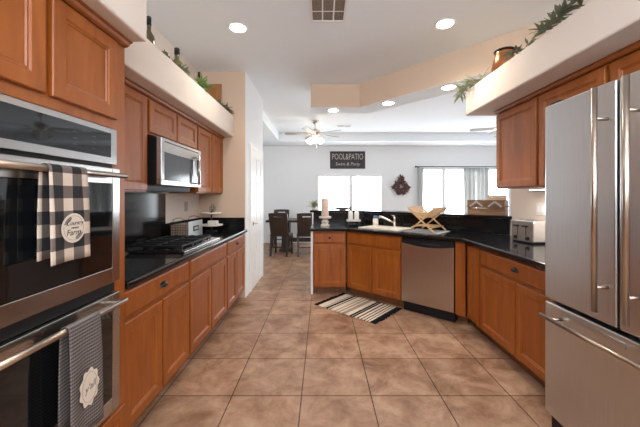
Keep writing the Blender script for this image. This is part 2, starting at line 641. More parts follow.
# plant ledges over the cabinets
struct('wall_ledge_left', bx(LW + 0.001, 1.562, 2.132, -1.17, ENDY - 0.001, 2.41), 'shelf', 'cream plant ledge over the left wall cabinets', 'ledge', bevel=0.012)
struct('wall_ledge_oven', bx(LW + 0.001, -0.4, 2.132, -0.89, 1.56, 2.46), 'shelf', 'cream deep ledge over the oven tower', 'ledge', bevel=0.012)
struct('wall_ledge_right', bx(1.51, -0.8, 2.192, RW - 0.001, 3.22, 2.452), 'shelf', 'cream plant ledge over the right wall cabinets', 'ledge', bevel=0.012)
# dropped ceiling beam over the bar
SO = 0.345
a0 = Vector((-0.165, 4.50)); a1 = Vector((0.56, 4.50)); a2 = Vector((RW - 0.002, 4.50 - (RW - 0.56) * 1.06))
bnd = Vector((1.06, 1.0)).normalized()
cc = bnd.dot(a1) + SO
b1 = Vector(((cc - bnd.y * (4.50 + SO)) / bnd.x, 4.50 + SO)); b2 = Vector((RW + 0.13, (cc - bnd.x * (RW + 0.13)) / bnd.y))
mb = MB()
mb.prism([a0, a1, a2, (RW - 0.002, 3.402), (RW + 0.13, 3.402), b2, b1, (a0.x, 4.50 + SO)], 2.66, CEIL - 0.001)
beam = struct('beam', mb, 'tan', 'tan dropped ceiling beam angled over the bar with downlights', 'ceiling beam')
mb = MB()
mb.prism([a0 + Vector((0.002, 0.002)), a1 + Vector((0, 0.002)), a2 + Vector((-0.001, 0.01)), (RW - 0.003, 3.404), (RW + 0.12, 3.404), b2 + Vector((-0.01, -0.01)), b1 + Vector((0, -0.002)), (a0.x + 0.002, 4.50 + SO - 0.002)], 2.655, 2.6595)
struct('beam_underside', mb, 'ceil', '', '', beam)
mb = MB()
mb.prism([(a0.x, 4.50 + SO + 0.0005), b1 + Vector((0, 0.0005)), b2 + Vector((0, 0.0005)), b2 + Vector((0, 0.006)), b1 + Vector((0.002, 0.005)), (a0.x, 4.50 + SO + 0.005)], 2.655, CEIL - 0.002)
struct('beam_rear_face', mb, 'ceil', '', '', beam)

# windows in the far wall
FW = 8.8


def window(name, label, x0, x1, z0, z1, mull, case=0.07, rails=()):
    f = MB()
    f.box(x0, FW - 0.03, z1, x1, FW - 0.001, z1 + case).box(x0 - case, FW - 0.03, z0, x0, FW - 0.001, z1 + case)
    f.box(x1, FW - 0.03, z0, x1 + case, FW - 0.001, z1 + case).box(x0 - case, FW - 0.04, z0 - case, x1 + case, FW - 0.001, z0)
    for m_ in mull:
        f.box(m_ - 0.05, FW - 0.03, z0, m_ + 0.05, FW - 0.001, z1)
    for q in rails:
        f.box(x0, FW - 0.028, q - 0.02, x1, FW - 0.001, q + 0.02)
    o = struct(name, f, 'trim', label, 'window', bevel=0.004)
    xs = [x0] + [v for m_ in mull for v in (m_ - 0.05, m_ + 0.05)] + [x1]
    for i in range(0, len(xs), 2):
        p = bx(xs[i] + 0.002, FW - 0.012, z0 + 0.002, xs[i + 1] - 0.002, FW - 0.004, z1 - 0.002)
        obj('pane', p, 'pane', o)
    return o


window('window_1', 'bright white framed double window under the lettered sign', -0.09, 1.70, 0.72, 1.91, [0.83])
window('window_2', 'bright sliding patio door with grey curtains', 2.86, 5.35, 0.12, 2.10, [3.49, 4.2, 4.75], case=0.05)

# unseen glowing windows added to brighten the dining and living rooms
def fill_window(name, label, x, s_, y0, y1, z0, z1):
    f = MB()
    xa, xb = sorted((x + s_ * 0.001, x + s_ * 0.03))
    f.box(xa, y0 - 0.07, z1, xb, y1 + 0.07, z1 + 0.07).box(xa, y0 - 0.07, z0 - 0.07, xb, y1 + 0.07, z0)
    f.box(xa, y0 - 0.07, z0, xb, y0, z1).box(xa, y1, z0, xb, y1 + 0.07, z1).box(xa, (y0 + y1) / 2 - 0.03, z0, xb, (y0 + y1) / 2 + 0.03, z1)
    o = struct(name, f, 'trim', label, 'window')
    xa, xb = sorted((x + s_ * 0.004, x + s_ * 0.012))
    for ya, yb in ((y0, (y0 + y1) / 2 - 0.03), ((y0 + y1) / 2 + 0.03, y1)):
        obj('pane', bx(xa, ya + 0.002, z0 + 0.002, xb, yb - 0.002, z1 - 0.002), 'fillpane', o)


fill_window('fill_window_dining', 'unseen glowing window added in the dining room side wall for fill light', -3.5, 1, 5.9, 7.5, 0.8, 2.1)
fill_window('fill_window_living', 'unseen wide glowing window added in the living room side wall for fill light', 6.1, -1, 3.6, 6.6, 0.8, 2.3)

# pantry door on the hall wall
dx = PX + 0.0065
mb = MB()
mb.box(dx, 4.29, 0.001, dx + 0.018, 4.36, 2.10).box(dx, 5.12, 0.001, dx + 0.018, 5.19, 2.10).box(dx, 4.36, 2.03, dx + 0.018, 5.12, 2.10)
door = struct('door_1', mb, 'trim', 'white six-panel pantry door beside the tan end wall', 'door', bevel=0.004)
mb = MB()
y0_, y1_ = 4.363, 5.117
L0 = dx + 0.002
mb.box(dx, y0_, 0.008, L0 + 0.004, y1_, 2.028)
for (ya, yb) in ((y0_ + 0.0, y0_ + 0.11), ((y0_ + y1_) / 2 - 0.05, (y0_ + y1_) / 2 + 0.05), (y1_ - 0.11, y1_)):
    mb.box(L0 + 0.0041, ya, 0.008, L0 + 0.012, yb, 2.028)
for (za, zb) in ((0.008, 0.22), (0.80, 0.94), (1.56, 1.66), (1.91, 2.028)):
    for (ya, yb) in ((y0_ + 0.11, (y0_ + y1_) / 2 - 0.05), ((y0_ + y1_) / 2 + 0.05, y1_ - 0.11)):
        mb.box(L0 + 0.0041, ya, za, L0 + 0.012, yb, zb)
leafd = obj('door_leaf', mb, 'trim', door, 0.002)
mb = MB()
mb.cyl((L0 + 0.0125, 4.43, 0.95), (L0 + 0.022, 4.43, 0.95), 0.028).cyl((L0 + 0.022, 4.43, 0.95), (L0 + 0.05, 4.43, 0.95), 0.009)
mb.bar((L0 + 0.05, 4.42, 0.95), (L0 + 0.05, 4.53, 0.95), 0.014, 0.016)
obj('door_handle', mb, 'nickel', leafd, 0.002)

# bar half wall
BK = C0 + 0.605                 # front plane of the black bar splash (diagonal)
BY = 4.775                      # front plane of the bar splash (straight part)
BT = 0.025


def poly_strip(c_a, y_a, c_b, y_b, xl, xr):
    return [Vector((xl, y_a)), diag_y(c_a, y_a), diag_x(c_a, xr), diag_x(c_b, xr), diag_y(c_b, y_b), Vector((xl, y_b))]


BARTOP = 1.125
mb = MB()
mb.prism(poly_strip(BK + BT + 0.001, BY + BT + 0.001, BK + 0.145, BY + 0.145, -0.155, RW + 0.26), 0.001, BARTOP - 0.034)
mb.box(-0.155, 4.20, 0.001, -0.125, BY + BT, 0.872)
mb.box(-0.155, BY - 0.03, 0.9145, -0.135, BY + BT, BARTOP - 0.034)
struct('wall_bar', mb, 'trim', 'white half wall carrying the raised black bar', 'half wall')

# ------------------------------------------------------------------ cabinets
def cup_pull(parent, x, y, z):
    mb = MB()
    n, m_ = 12, 6
    rows = []
    for j in range(m_ + 1):
        ph = pi / 2 * j / m_
        rows.append([(x + 0.043 * cos(pi * i / n) * cos(ph) if j < m_ else x, y - 0.024 * sin(ph) if j else y, z - 0.012 + 0.032 * sin(pi * i / n) * cos(ph) if j < m_ else z - 0.012) for i in range(n + 1)])
    vs = [[mb.bm.verts.new(p) for p in r] for r in rows]
    for A, B in zip(vs, vs[1:]):
        for i in range(n):
            try:
                mb.bm.faces.new((A[i], A[i + 1], B[i + 1], B[i])).smooth = True
            except ValueError:
                pass
    mb.box(x - 0.045, y - 0.003, z - 0.014, x + 0.045, y, z - 0.010)
    return obj('cup_pull', mb, 'bronze', parent)


def knob(parent, x, y, z):
    mb = MB().lathe([(0.006, 0.0), (0.006, -0.012), (0.015, -0.016), (0.016, -0.022), (0.009, -0.027)], (x, y, z), 14, 'y')
    return obj('knob', mb, 'bronze', parent)


def drawer_front(x0, z0, x1, z1, y0=0.0, th=0.019):
    mb = MB()
    def loop(ins, y):
        return [mb.bm.verts.new(p) for p in ((x0 + ins, y, z0 + ins), (x1 - ins, y, z0 + ins), (x1 - ins, y, z1 - ins), (x0 + ins, y, z1 - ins))]
    L = [loop(0, y0 + th), loop(0, y0 + 0.007), loop(0.005, y0 + 0.003), loop(0.012, y0)]
    mb.bm.faces.new(L[0][::-1])
    for A, B in zip(L, L[1:]):
        for i in range(4):
            mb.bm.faces.new((A[i], A[(i + 1) % 4], B[(i + 1) % 4], B[i]))
    mb.bm.faces.new(L[-1])
    return mb


def base_cab(label, loc, rot, w_, depth=0.58, ndoors=2, drawer='pull', full=False, gap=0.016, group='base cabinets'):
    t = thing('base_cabinet', label, 'cabinet', loc, rot, group)
    mb = MB().box(0, 0.02, 0.10, w_, depth, 0.872)
    obj('body', mb, 'woodin', t)
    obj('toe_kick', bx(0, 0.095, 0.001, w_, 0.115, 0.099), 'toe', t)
    e = 0.014
    dt = 0.845 if full else 0.685
    cw = (w_ - 2 * e - gap * (ndoors - 1)) / ndoors
    for i in range(ndoors):
        x0 = e + i * (cw + gap)
        mb = MB().panel_door(x0, 0.118, x0 + cw, dt, rail=min(0.056, cw * 0.27))
        obj('door', mb, 'wood', t)
    if not full:
        d = obj('drawer', drawer_front(e, 0.712, w_ - e, 0.852), 'wood', t)
        if drawer == 'pull':
            cup_pull(d, w_ / 2, 0.0, 0.785)
        elif drawer == 'knob':
            knob(d, w_ / 2, 0.0, 0.782)
    return t


R90 = pi / 2
base_cab('honey wood base cabinet next to the oven tower, one cup-pull drawer over two doors', (PX, 1.562, 0), R90, 0.80)
base_cab('honey wood base cabinet under the cooktop, false drawer front without pull over two doors', (PX, 2.366, 0), R90, 0.925, drawer=None)
base_cab('base cabinet at the end wall by the pantry door, drawer over two doors', (PX, 3.295, 0), R90, 0.75)
base_cab('narrow base cabinet at the free end of the peninsula, knobbed drawer over one door', (-0.122, P1.y, 0), 0, 0.45, 0.59, 1, 'knob')
base_cab('honey wood sink base cabinet behind the striped rug, long false front over two doors', (P1.x, P1.y, 0), DIAG, 0.812, 0.58, 2, None)
fil = obj('cabinet_filler', bx(1.425, 0.012, 0.10, 1.525, 0.5, 0.872), 'wood')
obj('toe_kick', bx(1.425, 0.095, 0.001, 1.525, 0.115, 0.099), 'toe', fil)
fil.location = (P1.x, P1.y, 0); fil.rotation_euler = (0, 0, DIAG)
tag(fil, 'honey wood filler post between dishwasher and the right cabinet run', 'cabinet filler')
base_cab('narrow honey wood cabinet with one full-height door beside the dishwasher corner', (P2.x, 3.118, 0), -R90, 0.245, 0.60, 1, None, True)
base_cab('honey wood base cabinet under the toaster, wide cup-pull drawer over two doors beside the refrigerator', (P2.x, 2.871, 0), -R90, 1.07, 0.60, 2, 'pull')


def crown(x0, x1, z1):
    return MB().extrude_profile([(0.02, z1 - 0.03), (0.008, z1 - 0.03), (-0.004, z1 - 0.022), (-0.012, z1 - 0.010), (-0.022, z1 - 0.008), (-0.022, z1 - 0.001), (0.06, z1 - 0.001), (0.06, z1 - 0.03)], x0, x1)


def wall_cab(label, loc, rot, w_, z0, z1, depth=0.305, widths=None, rail=True, group='wall cabinets'):
    t = thing('wall_cabinet', label, 'cabinet', (loc[0], loc[1], 0), rot, group)
    obj('body', bx(0, 0.02, z0, w_, depth, z1 - 0.032), 'woodin', t)
    e, gap = 0.014, 0.022
    n = len(widths)
    tot = sum(widths)
    x = e
    av = w_ - 2 * e - gap * (n - 1)
    for q in widths:
        ww = av * q / tot
        obj('door', MB().panel_door(x, z0 + 0.012, x + ww, z1 - 0.042), 'wood', t)
        x += ww + gap
    obj('crown_molding', crown(0, w_, z1), 'woodin', t)
    return t


UX = -1.305
wall_cab('honey wood wall cabinet between oven tower and microwave', (UX, 1.60), R90, 0.70, 1.38, 2.13, widths=[1, 1])
wall_cab('short honey wood wall cabinet directly above the microwave', (UX, 2.304), R90, 0.905, 1.825, 2.13, widths=[1, 1])
wall_cab('honey wood wall cabinet right of the microwave, above the tiered tray', (UX, 3.213), R90, 0.83, 1.38, 2.13, widths=[1, 1])
UR = 1.73
wall_cab('honey wood single-door wall cabinet at the open end over the toaster', (UR, 3.05), -R90, 0.592, 1.42, 2.19, 0.36, widths=[1])
wall_cab('honey wood wall cabinet directly left of the refrigerator', (UR, 2.456), -R90, 0.60, 1.42, 2.19, 0.36, widths=[1])
wall_cab('honey wood wall cabinet above the refrigerator', (UR, 1.852), -R90, 1.10, 1.90, 2.19, 0.36, widths=[1, 1])

# oven tower: cabinet shell around the double oven
OX = -0.98
OY0, OW = 0.68, 0.868
t = thing('oven_cabinet', 'tall honey wood tower cabinet around the double wall oven', 'cabinet', (OX, OY0, 0), R90)
mb = MB()
mb.box(0, 0.02, 0.10, 0.045, 0.62, 2.098).box(0.776, 0.02, 0.10, OW, 0.62, 2.098)
mb.box(0.045, 0.02, 1.672, 0.776, 0.62, 2.098).box(0.045, 0.02, 0.10, 0.776, 0.62, 0.352).box(0.045, 0.60, 0.352, 0.776, 0.62, 1.672)
obj('body', mb, 'wood', t)
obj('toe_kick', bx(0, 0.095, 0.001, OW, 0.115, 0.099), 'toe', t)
hw = 0.386
obj('door', MB().panel_door(0.04, 1.715, 0.408, 2.088), 'wood', t)
obj('door', MB().panel_door(0.434, 1.715, 0.787, 2.088), 'wood', t)
obj('drawer', MB().panel_door(0.014, 0.118, OW - 0.02, 0.318, rail=0.045), 'wood', t)
obj('crown_molding', crown(0, OW, 2.13), 'woodin', t)

# ------------------------------------------------------------------ double oven
ov = thing('double_oven', 'stainless double wall oven with two black glass doors', 'oven', (OX, OY0, 0), R90)
a, b = 0.052, 0.772       # width in local x
obj('body', bx(a + 0.005, 0.022, 0.36, b - 0.005, 0.55, 1.665), 'black', ov)
cp = obj('control_panel', bx(a, -0.006, 1.495, b, 0.02, 1.662), 'steel', ov, 0.003)
dp = obj('display_glass', bx(a + 0.03, -0.009, 1.527, b - 0.045, -0.0062, 1.638), 'oglass', cp)
for i in range(6):
    for j in range(3):
        if i not in (2, 3):
            obj('button', bx(a + 0.06 + i * 0.1, -0.0096, 1.552 + j * 0.025, a + 0.08 + i * 0.1, -0.0091, 1.5545 + j * 0.025), 'greyink', dp)


def oven_door(z0, z1, gz0, gz1, hz):
    d = MB()
    d.box(a, -0.02, z0, a + 0.05, 0.018, z1).box(b - 0.05, -0.02, z0, b, 0.018, z1)
    d.box(a + 0.05, -0.02, z0, b - 0.05, 0.018, gz0).box(a + 0.05, -0.02, gz1, b - 0.05, 0.018, z1)
    dd = obj('oven_door', d, 'steel', ov, 0.003)
    obj('glass', bx(a + 0.051, -0.018, gz0 + 0.001, b - 0.051, 0.012, gz1 - 0.001), 'oglass', dd)
    h = MB()
    h.cyl((a + 0.01, -0.068, hz), (b - 0.03, -0.068, hz), 0.0115, n=18)
    for xx in (a + 0.06, b - 0.09):
        h.box(xx - 0.014, -0.066, hz - 0.009, xx + 0.014, -0.0205, hz + 0.009)
    obj('handle', h, 'handle', dd)
    return dd


oven_door(0.952, 1.478, 1.022, 1.405, 1.442)
oven_door(0.358, 0.900, 0.425, 0.825, 0.868)
obj('vent_gap', bx(a + 0.01, 0.0, 0.903, b - 0.01, 0.02, 0.949), 'black', ov)


# towels hung over the two handles (world: bar at x = OX+0.068)
BXX = OX + 0.068


def towel(name, label, mat, y0, y1, zbar, zf, zb):
    t_ = thing(name, label, 'towel', (BXX, (y0 + y1) / 2, zbar))
    mb = MB()
    w2 = (y1 - y0) / 2
    nx = 14
    prof = []
    for i in range(14):
        f = i / 13
        prof.append((0.0150 + 0.006 * f, (zf - zbar) * (1 - f)))
    prof = [(x, z) for x, z in prof]
    prof = [(0.020 - 0.005 * (i / 13), (zf - zbar) * (1 - i / 13)) for i in range(14)]
    for k in range(1, 8):
        an = pi * k / 8
        prof.append((0.015 * cos(an), 0.015 * sin(an)))
    for i in range(10):
        f = i / 9
        prof.append((-0.015 - 0.002 * f, (zb - zbar) * f))
    grid = []
    for x, z in prof:
        row = []
        for j in range(nx + 1):
            f = j / nx
            fade = min(1, abs(z) / 0.15)
            wav = 0.0045 * sin(f * 9.0 + 0.6) * fade * (1 if x > 0 else 0.4)
            row.append(mb.bm.verts.new((x + (wav + 0.003 * fade if x > 0 else -abs(wav) * 0.5), -w2 + 2 * w2 * f + 0.01 * (f - 0.5) * fade, z + (0.004 * sin(f * 3) if z < -0.1 else 0))))
        grid.append(row)
    for A, B in zip(grid, grid[1:]):
        for j in range(nx):
            mb.bm.faces.new((A[j], A[j + 1], B[j + 1], B[j])).smooth = True
    o = obj('cloth', mb, mat, t_)
    md = o.modifiers.new('thickness', 'SOLIDIFY')
    md.thickness = 0.0022
    md.offset = 1.0
    return t_


tw = towel('dish_towel', 'black and cream checked dish towel with round patch on the upper oven handle', 'check', 1.003, 1.166, 1.442, 1.118, 1.135)
px_ = 0.0315
pc = (px_, -0.001, 1.237 - 1.442)
mb = MB().lathe([(0.050, 0.0), (0.052, 0.0006), (0.052, 0.0012)], pc, 28, 'x')
pt = obj('patch', mb, 'cream', tw)
up = (0, 0, 1); rt = (0, 1, 0)
mb = MB().tube([(px_ + 0.0014, pc[1] + 0.043 * cos(2 * pi * i / 40), pc[2] + 0.043 * sin(2 * pi * i / 40)) for i in range(40)], 0.0005, 4, True)
obj('stitching', mb, 'greyink', pt)
for s_, sz, dy, dz, sh in (('Country', 0.0215, 0.004, 0.017, 0.25), ('sweet', 0.014, 0.004, 0.001, 0.25), ('Farm', 0.03, -0.002, -0.016, 0.25)):
    lettering('lettering', s_, sz, 'ink', pt, frame_mtx((px_ + 0.0016, pc[1] + dy, pc[2] + dz), rt, up), 0.0003, shear=sh)
for cen in (2.25, -1.0):
    mb = MB()
    for k in range(7):
        an = cen + (k - 3) * 0.13
        p = Vector((px_ + 0.0016, pc[1] + 0.037 * cos(an), pc[2] + 0.037 * sin(an)))
        for sgn in (-1, 1):
            dvec = Vector((0, -sin(an), cos(an))) + Vector((0, cos(an), sin(an))) * sgn * 0.9
            mb.leaf(p, dvec, (1, 0, 0), 0.010, 0.004, 0)
    obj('laurel_print', mb, 'greyink', pt)
tw2 = towel('dish_towel', 'grey finely striped dish towel with scalloped patch on the lower oven handle', 'stripe', 1.083, 1.236, 0.868, 0.455, 0.50)
mb = MB()
ring = [(-0.002 + (0.046 + 0.004 * cos(9 * q)) * cos(q), 0.627 - 0.868 + (0.068 + 0.005 * cos(9 * q)) * sin(q)) for q in [2 * pi * i / 72 for i in range(72)]]
A = [mb.bm.verts.new((px_, y, z)) for y, z in ring]; B = [mb.bm.verts.new((px_ + 0.0013, y, z)) for y, z in ring]
for i in range(72):
    mb.bm.faces.new((A[i], A[(i + 1) % 72], B[(i + 1) % 72], B[i]))
mb.bm.faces.new(A); mb.bm.faces.new(B)
pt = obj('patch', mb, 'cream', tw2)
lettering('lettering', "y'all", 0.036, 'greyink', pt, frame_mtx((px_ + 0.0017, 0.0, 0.627 - 0.868), (0, 1, 0.15), (0, -0.15, 1)), 0.0003, shear=0.3)
mb = MB().tube([(px_ + 0.0015, -0.002 + 0.036 * cos(2 * pi * i / 36), 0.627 - 0.868 + 0.056 * sin(2 * pi * i / 36)) for i in range(36)], 0.0006, 4, True)
obj('stitching', mb, 'greyink', pt)

# ------------------------------------------------------------------ left countertop and splash
ct = thing('countertop', 'black granite countertop along the left cabinets carrying the cooktop', 'countertop', (0, 0, 0))
obj('slab', bx(LW + 0.003, 1.553, 0.874, -0.985, ENDY - 0.003, 0.914), 'granite', ct, 0.012, 3)
obj('backsplash', bx(LW + 0.003, 1.556, 0.9145, LW + 0.024, 3.14, 1.376), 'granite', ct, 0.002)
obj('backsplash', bx(LW + 0.003, 3.142, 0.9145, LW + 0.024, ENDY - 0.026, 1.065), 'granite', ct, 0.003)
obj('backsplash', bx(LW + 0.003, ENDY - 0.024, 0.9145, PX - 0.002, ENDY - 0.003, 1.065), 'granite', ct, 0.003)

# ------------------------------------------------------------------ peninsula countertop, splash, bar top
OVH = 0.035
sf = P1.y - OVH
cf = C0 - OVH
xr = P2.x - OVH
poly = [Vector((-0.160, sf)), diag_y(cf, sf), diag_x(cf, xr), Vector((xr, 1.79)), Vector((RW - 0.003, 1.79)), diag_x(BK - 0.001, RW - 0.003), diag_y(BK - 0.001, BY - 0.001), Vector((-0.160, BY - 0.001))]


def dg(u, v, z=None):           # point in the diagonal run: u along the front, v inward
    p = P1 + T_ * u + N_ * v
    return (p.x, p.y) if z is None else (p.x, p.y, z)


SU0, SU1, SV0, SV1 = 0.14, 0.70, 0.14, 0.46
hole = [dg(SU0, SV0), dg(SU1, SV0), dg(SU1, SV1), dg(SU0, SV1)]
pc_ = thing('countertop', 'black granite countertop bending around the sink, dishwasher and toaster', 'countertop', (0, 0, 0))
mb = MB().prism(poly, 0.874, 0.914, hole)
bmesh.ops.dissolve_limit(mb.bm, angle_limit=0.01, verts=mb.bm.verts, edges=mb.bm.edges)
obj('slab', mb, 'granite', pc_, 0.011, 3)
mb = MB().prism(poly_strip(BK, BY, BK + BT, BY + BT, -0.134, RW - 0.004), 0.9145, BARTOP - 0.034)
obj('backsplash', mb, 'granite', pc_)
mb = MB().prism(poly_strip(BK - 0.02, BY - 0.02, BK + 0.30, BY + 0.30, -0.19, RW + 0.24), BARTOP - 0.032, BARTOP)
# keep the slab clear of the wall end
bmesh.ops.dissolve_limit(mb.bm, angle_limit=0.01, verts=mb.bm.verts, edges=mb.bm.edges)
bar = obj('bar_top', mb, 'granite', None, 0.008, 2)
tag(bar, 'raised black granite bar top on the white half wall', 'bar top')

# ------------------------------------------------------------------ sink, faucet
sk = thing('kitchen_sink', 'cream drop-in sink with raised rim in the angled counter', 'sink', (P1.x, P1.y, 0), DIAG)
mb = MB()
mb.prism([(SU0 - 0.025, SV0 - 0.025), (SU1 + 0.025, SV0 - 0.025), (SU1 + 0.025, SV1 + 0.075), (SU0 - 0.025, SV1 + 0.075)], 0.9145, 0.926, [(SU0 + 0.02, SV0 + 0.02), (SU1 - 0.02, SV0 + 0.02), (SU1 - 0.02, SV1 - 0.02), (SU0 + 0.02, SV1 - 0.02)])
obj('rim', mb, 'ceramic', sk, 0.004)
mb = MB()
x0, x1, y0, y1 = SU0 + 0.008, SU1 - 0.008, SV0 + 0.008, SV1 - 0.008
for q in ((x0, y0, x1, y0 + 0.01), (x0, y1 - 0.01, x1, y1), (x0, y0 + 0.01, x0 + 0.01, y1 - 0.01), (x1 - 0.01, y0 + 0.01, x1, y1 - 0.01)):
    mb.box(q[0], q[1], 0.876, q[2], q[3], 0.914)
mb.box(x0, y0, 0.8735, x1, y1, 0.876)
obj('basin', mb, 'ceramic', sk)
fa = thing('faucet', 'brushed nickel pull-out faucet leaning over the sink', 'faucet', dg(0.46, 0.50, 0.9262), DIAG)
mb = MB().lathe([(0.028, 0), (0.026, 0.008), (0.019, 0.02), (0.018, 0.10), (0.020, 0.115), (0.012, 0.13)], (0, 0, 0), 16)
obj('faucet_body', mb, 'nickel', fa)
mb = MB().tube([(0, 0, 0.05), (-0.07, -0.03, 0.085), (-0.15, -0.06, 0.125), (-0.185, -0.075, 0.135), (-0.20, -0.082, 0.115)], [0.013, 0.015, 0.017, 0.018, 0.020], 12)
obj('spout', mb, 'nickel', fa)
mb = MB().tube([(0, 0, 0.132), (-0.02, 0.012, 0.145), (-0.06, 0.02, 0.15)], [0.012, 0.01, 0.007], 10)
obj('lever', mb, 'nickel', fa)

# ------------------------------------------------------------------ dishwasher
dw = thing('dishwasher', 'stainless dishwasher with black control strip under the angled counter', 'dishwasher', dg(0.820, -0.008, 0), DIAG)
W = 0.598
obj('body', bx(0.004, 0.03, 0.10, W - 0.004, 0.57, 0.868), 'black', dw)
mb = MB()
n = 16
top = [(0.002 + (W - 0.004) * i / n, 0.800 - 0.030 * sin(pi * i / n)) for i in range(n + 1)]
A = [mb.bm.verts.new((x, 0.0, z)) for x, z in top] + [mb.bm.verts.new((W - 0.002, 0.0, 0.118)), mb.bm.verts.new((0.002, 0.0, 0.118))]
B = [mb.bm.verts.new((v.co.x, 0.029, v.co.z)) for v in A]
for i in range(len(A)):
    mb.bm.faces.new((A[i], A[(i + 1) % len(A)], B[(i + 1) % len(A)], B[i]))
mb.bm.faces.new(A); mb.bm.faces.new(B[::-1])
obj('door_panel', mb, 'dwsteel', dw, 0.003)
mb = MB()
A = [mb.bm.verts.new((x, 0.004, z + 0.003)) for x, z in top] + [mb.bm.verts.new((W - 0.002, 0.004, 0.862)), mb.bm.verts.new((0.002, 0.004, 0.862))]
B = [mb.bm.verts.new((v.co.x, 0.029, v.co.z)) for v in A]
for i in range(len(A)):
    mb.bm.faces.new((A[i], A[(i + 1) % len(A)], B[(i + 1) % len(A)], B[i]))
mb.bm.faces.new(A); mb.bm.faces.new(B[::-1])
cs = obj('control_strip', mb, 'black', dw)
for i in range(7):
    obj('button', bx(0.25 + i * 0.03, 0.003, 0.808, 0.268 + i * 0.03, 0.0038, 0.814), 'greyink', cs)
obj('toe_panel', bx(0.004, 0.05, 0.002, W - 0.004, 0.08, 0.099), 'black', dw)

# ------------------------------------------------------------------ refrigerator
FX = 1.29
fr = thing('refrigerator', 'stainless french-door refrigerator with bottom freezer drawer', 'refrigerator', (FX, 1.772, 0), -R90)
FWD = 0.905
obj('body', bx(0.004, 0.062, 0.05, FWD - 0.004, 0.79, 1.855), 'fridge', fr, 0.004)
half = 0.437
obj('gasket', bx(0.012, 0.0585, 0.13, FWD - 0.012, 0.0618, 1.85), 'black', fr)
hz0, hz1 = 0.827, 1.838
for k in (0, 1):
    x0 = 0.0 if k == 0 else half + 0.006
    x1 = half - 0.006 if k == 0 else FWD
    d = obj('fridge_door', bx(x0, 0.0, 0.768, x1, 0.058, 1.865), 'fridge', fr, 0.010, 3)
    hx = half - 0.046 if k == 0 else half + 0.098
    mb = MB().cyl((hx, -0.06, hz0), (hx, -0.06, hz1), 0.0115, n=18)
    for z in (hz0 + 0.11, hz1 - 0.14):
        mb.cyl((hx, -0.055, z), (hx, -0.0005, z), 0.008, n=12)
    obj('handle', mb, 'handle', d)
dr = obj('freezer_drawer', bx(0.0, 0.0, 0.112, FWD, 0.058, 0.748), 'fridge', fr, 0.010, 3)
mb = MB().cyl((0.055, -0.065, 0.686), (FWD - 0.055, -0.065, 0.686), 0.0115, n=18)
for x in (0.13, FWD - 0.13):
    mb.cyl((x, -0.06, 0.686), (x, -0.0005, 0.686), 0.008, n=12)
obj('handle', mb, 'handle', dr)
obj('badge', bx(0.40, -0.003, 0.698, 0.475, -0.0003, 0.722), 'fridge', dr, 0.001)
obj('hinge_cover', bx(0.01, 0.02, 1.8655, 0.09, 0.12, 1.882), 'black', fr, 0.004)
obj('base_grille', bx(0.01, 0.035, 0.003, FWD - 0.01, 0.08, 0.10), 'black', fr)

# ------------------------------------------------------------------ microwave
mw = thing('microwave', 'stainless over-the-range microwave above the cooktop', 'microwave', (-1.24, 2.325, 0), R90)
W = 0.76
obj('body', MB().box(0, 0.02, 1.437, W, 0.384, 1.80).box(0.0, 0.09, 1.395, W, 0.384, 1.4365), 'black', mw, 0.003)
mb = MB()
mb.box(0, -0.018, 1.435, W, 0.0195, 1.475).box(0, -0.018, 1.69, W, 0.0195, 1.80).box(0, -0.018, 1.475, 0.045, 0.0195, 1.69).box(W - 0.165, -0.018, 1.475, W, 0.0195, 1.69)
f_ = obj('front_frame', mb, 'steel', mw, 0.003)
obj('glass', bx(0.046, -0.014, 1.476, W - 0.166, 0.018, 1.689), 'mwglass', mw)
obj('control_panel', bx(W - 0.10, -0.020, 1.47, W - 0.02, -0.0182, 1.70), 'oglass', mw)
mb = MB().cyl((W - 0.135, -0.055, 1.455), (W - 0.135, -0.055, 1.735), 0.011, n=14)
for z in (1.47, 1.72):
    mb.cyl((W - 0.135, -0.05, z), (W - 0.135, -0.0185, z), 0.008, n=10)
obj('handle', mb, 'chrome', mw)
mb = MB()
for i in range(24):
    mb.box(0.05 + i * 0.027, -0.0195, 1.77, 0.070 + i * 0.027, -0.0185, 1.778)
obj('vent_slots', mb, 'black', f_)
obj('underside_panel', bx(0.01, 0.10, 1.388, W - 0.01, 0.38, 1.3945), 'black', mw)

# ------------------------------------------------------------------ cooktop
ck = thing('cooktop', 'black gas cooktop with steel rim and iron grates under the microwave', 'cooktop', (-1.045, 2.33, 0.9145), R90)
CW, CD = 0.80, 0.50
obj('rim', bx(0, 0, 0, CW, CD, 0.012), 'steel', ck, 0.004)
obj('glass_top', bx(0.02, 0.035, 0.0122, CW - 0.02, CD - 0.015, 0.016), 'oglass', ck)
for (x, y, r) in ((0.16, 0.15, 0.045), (0.16, 0.37, 0.035), (0.36, 0.26, 0.055), (0.55, 0.15, 0.035), (0.55, 0.37, 0.045)):
    mb = MB().lathe([(r, 0.0), (r, 0.01), (r * 0.8, 0.013), (r * 0.8, 0.02), (r * 0.3, 0.023)], (x, y, 0.0161), 18)
    obj('burner', mb, 'iron', ck)
for (x0, x1) in ((0.05, 0.255), (0.262, 0.455), (0.462, 0.665)):
    mb = MB()
    z = 0.036
    for yy in (0.05, 0.26, 0.47):
        mb.box(x0, yy - 0.006, z, x1, yy + 0.006, z + 0.012)
    for xx in (x0 + 0.006, (x0 + x1) / 2, x1 - 0.006):
        mb.box(xx - 0.005, 0.044, z + 0.0005, xx + 0.005, 0.476, z + 0.014)
    for xx in (x0 + 0.006, x1 - 0.006):
        for yy in (0.05, 0.47):
            mb.box(xx - 0.006, yy - 0.006, 0.0162, xx + 0.006, yy + 0.006, z)
    obj('grate', mb, 'iron', ck, 0.002)
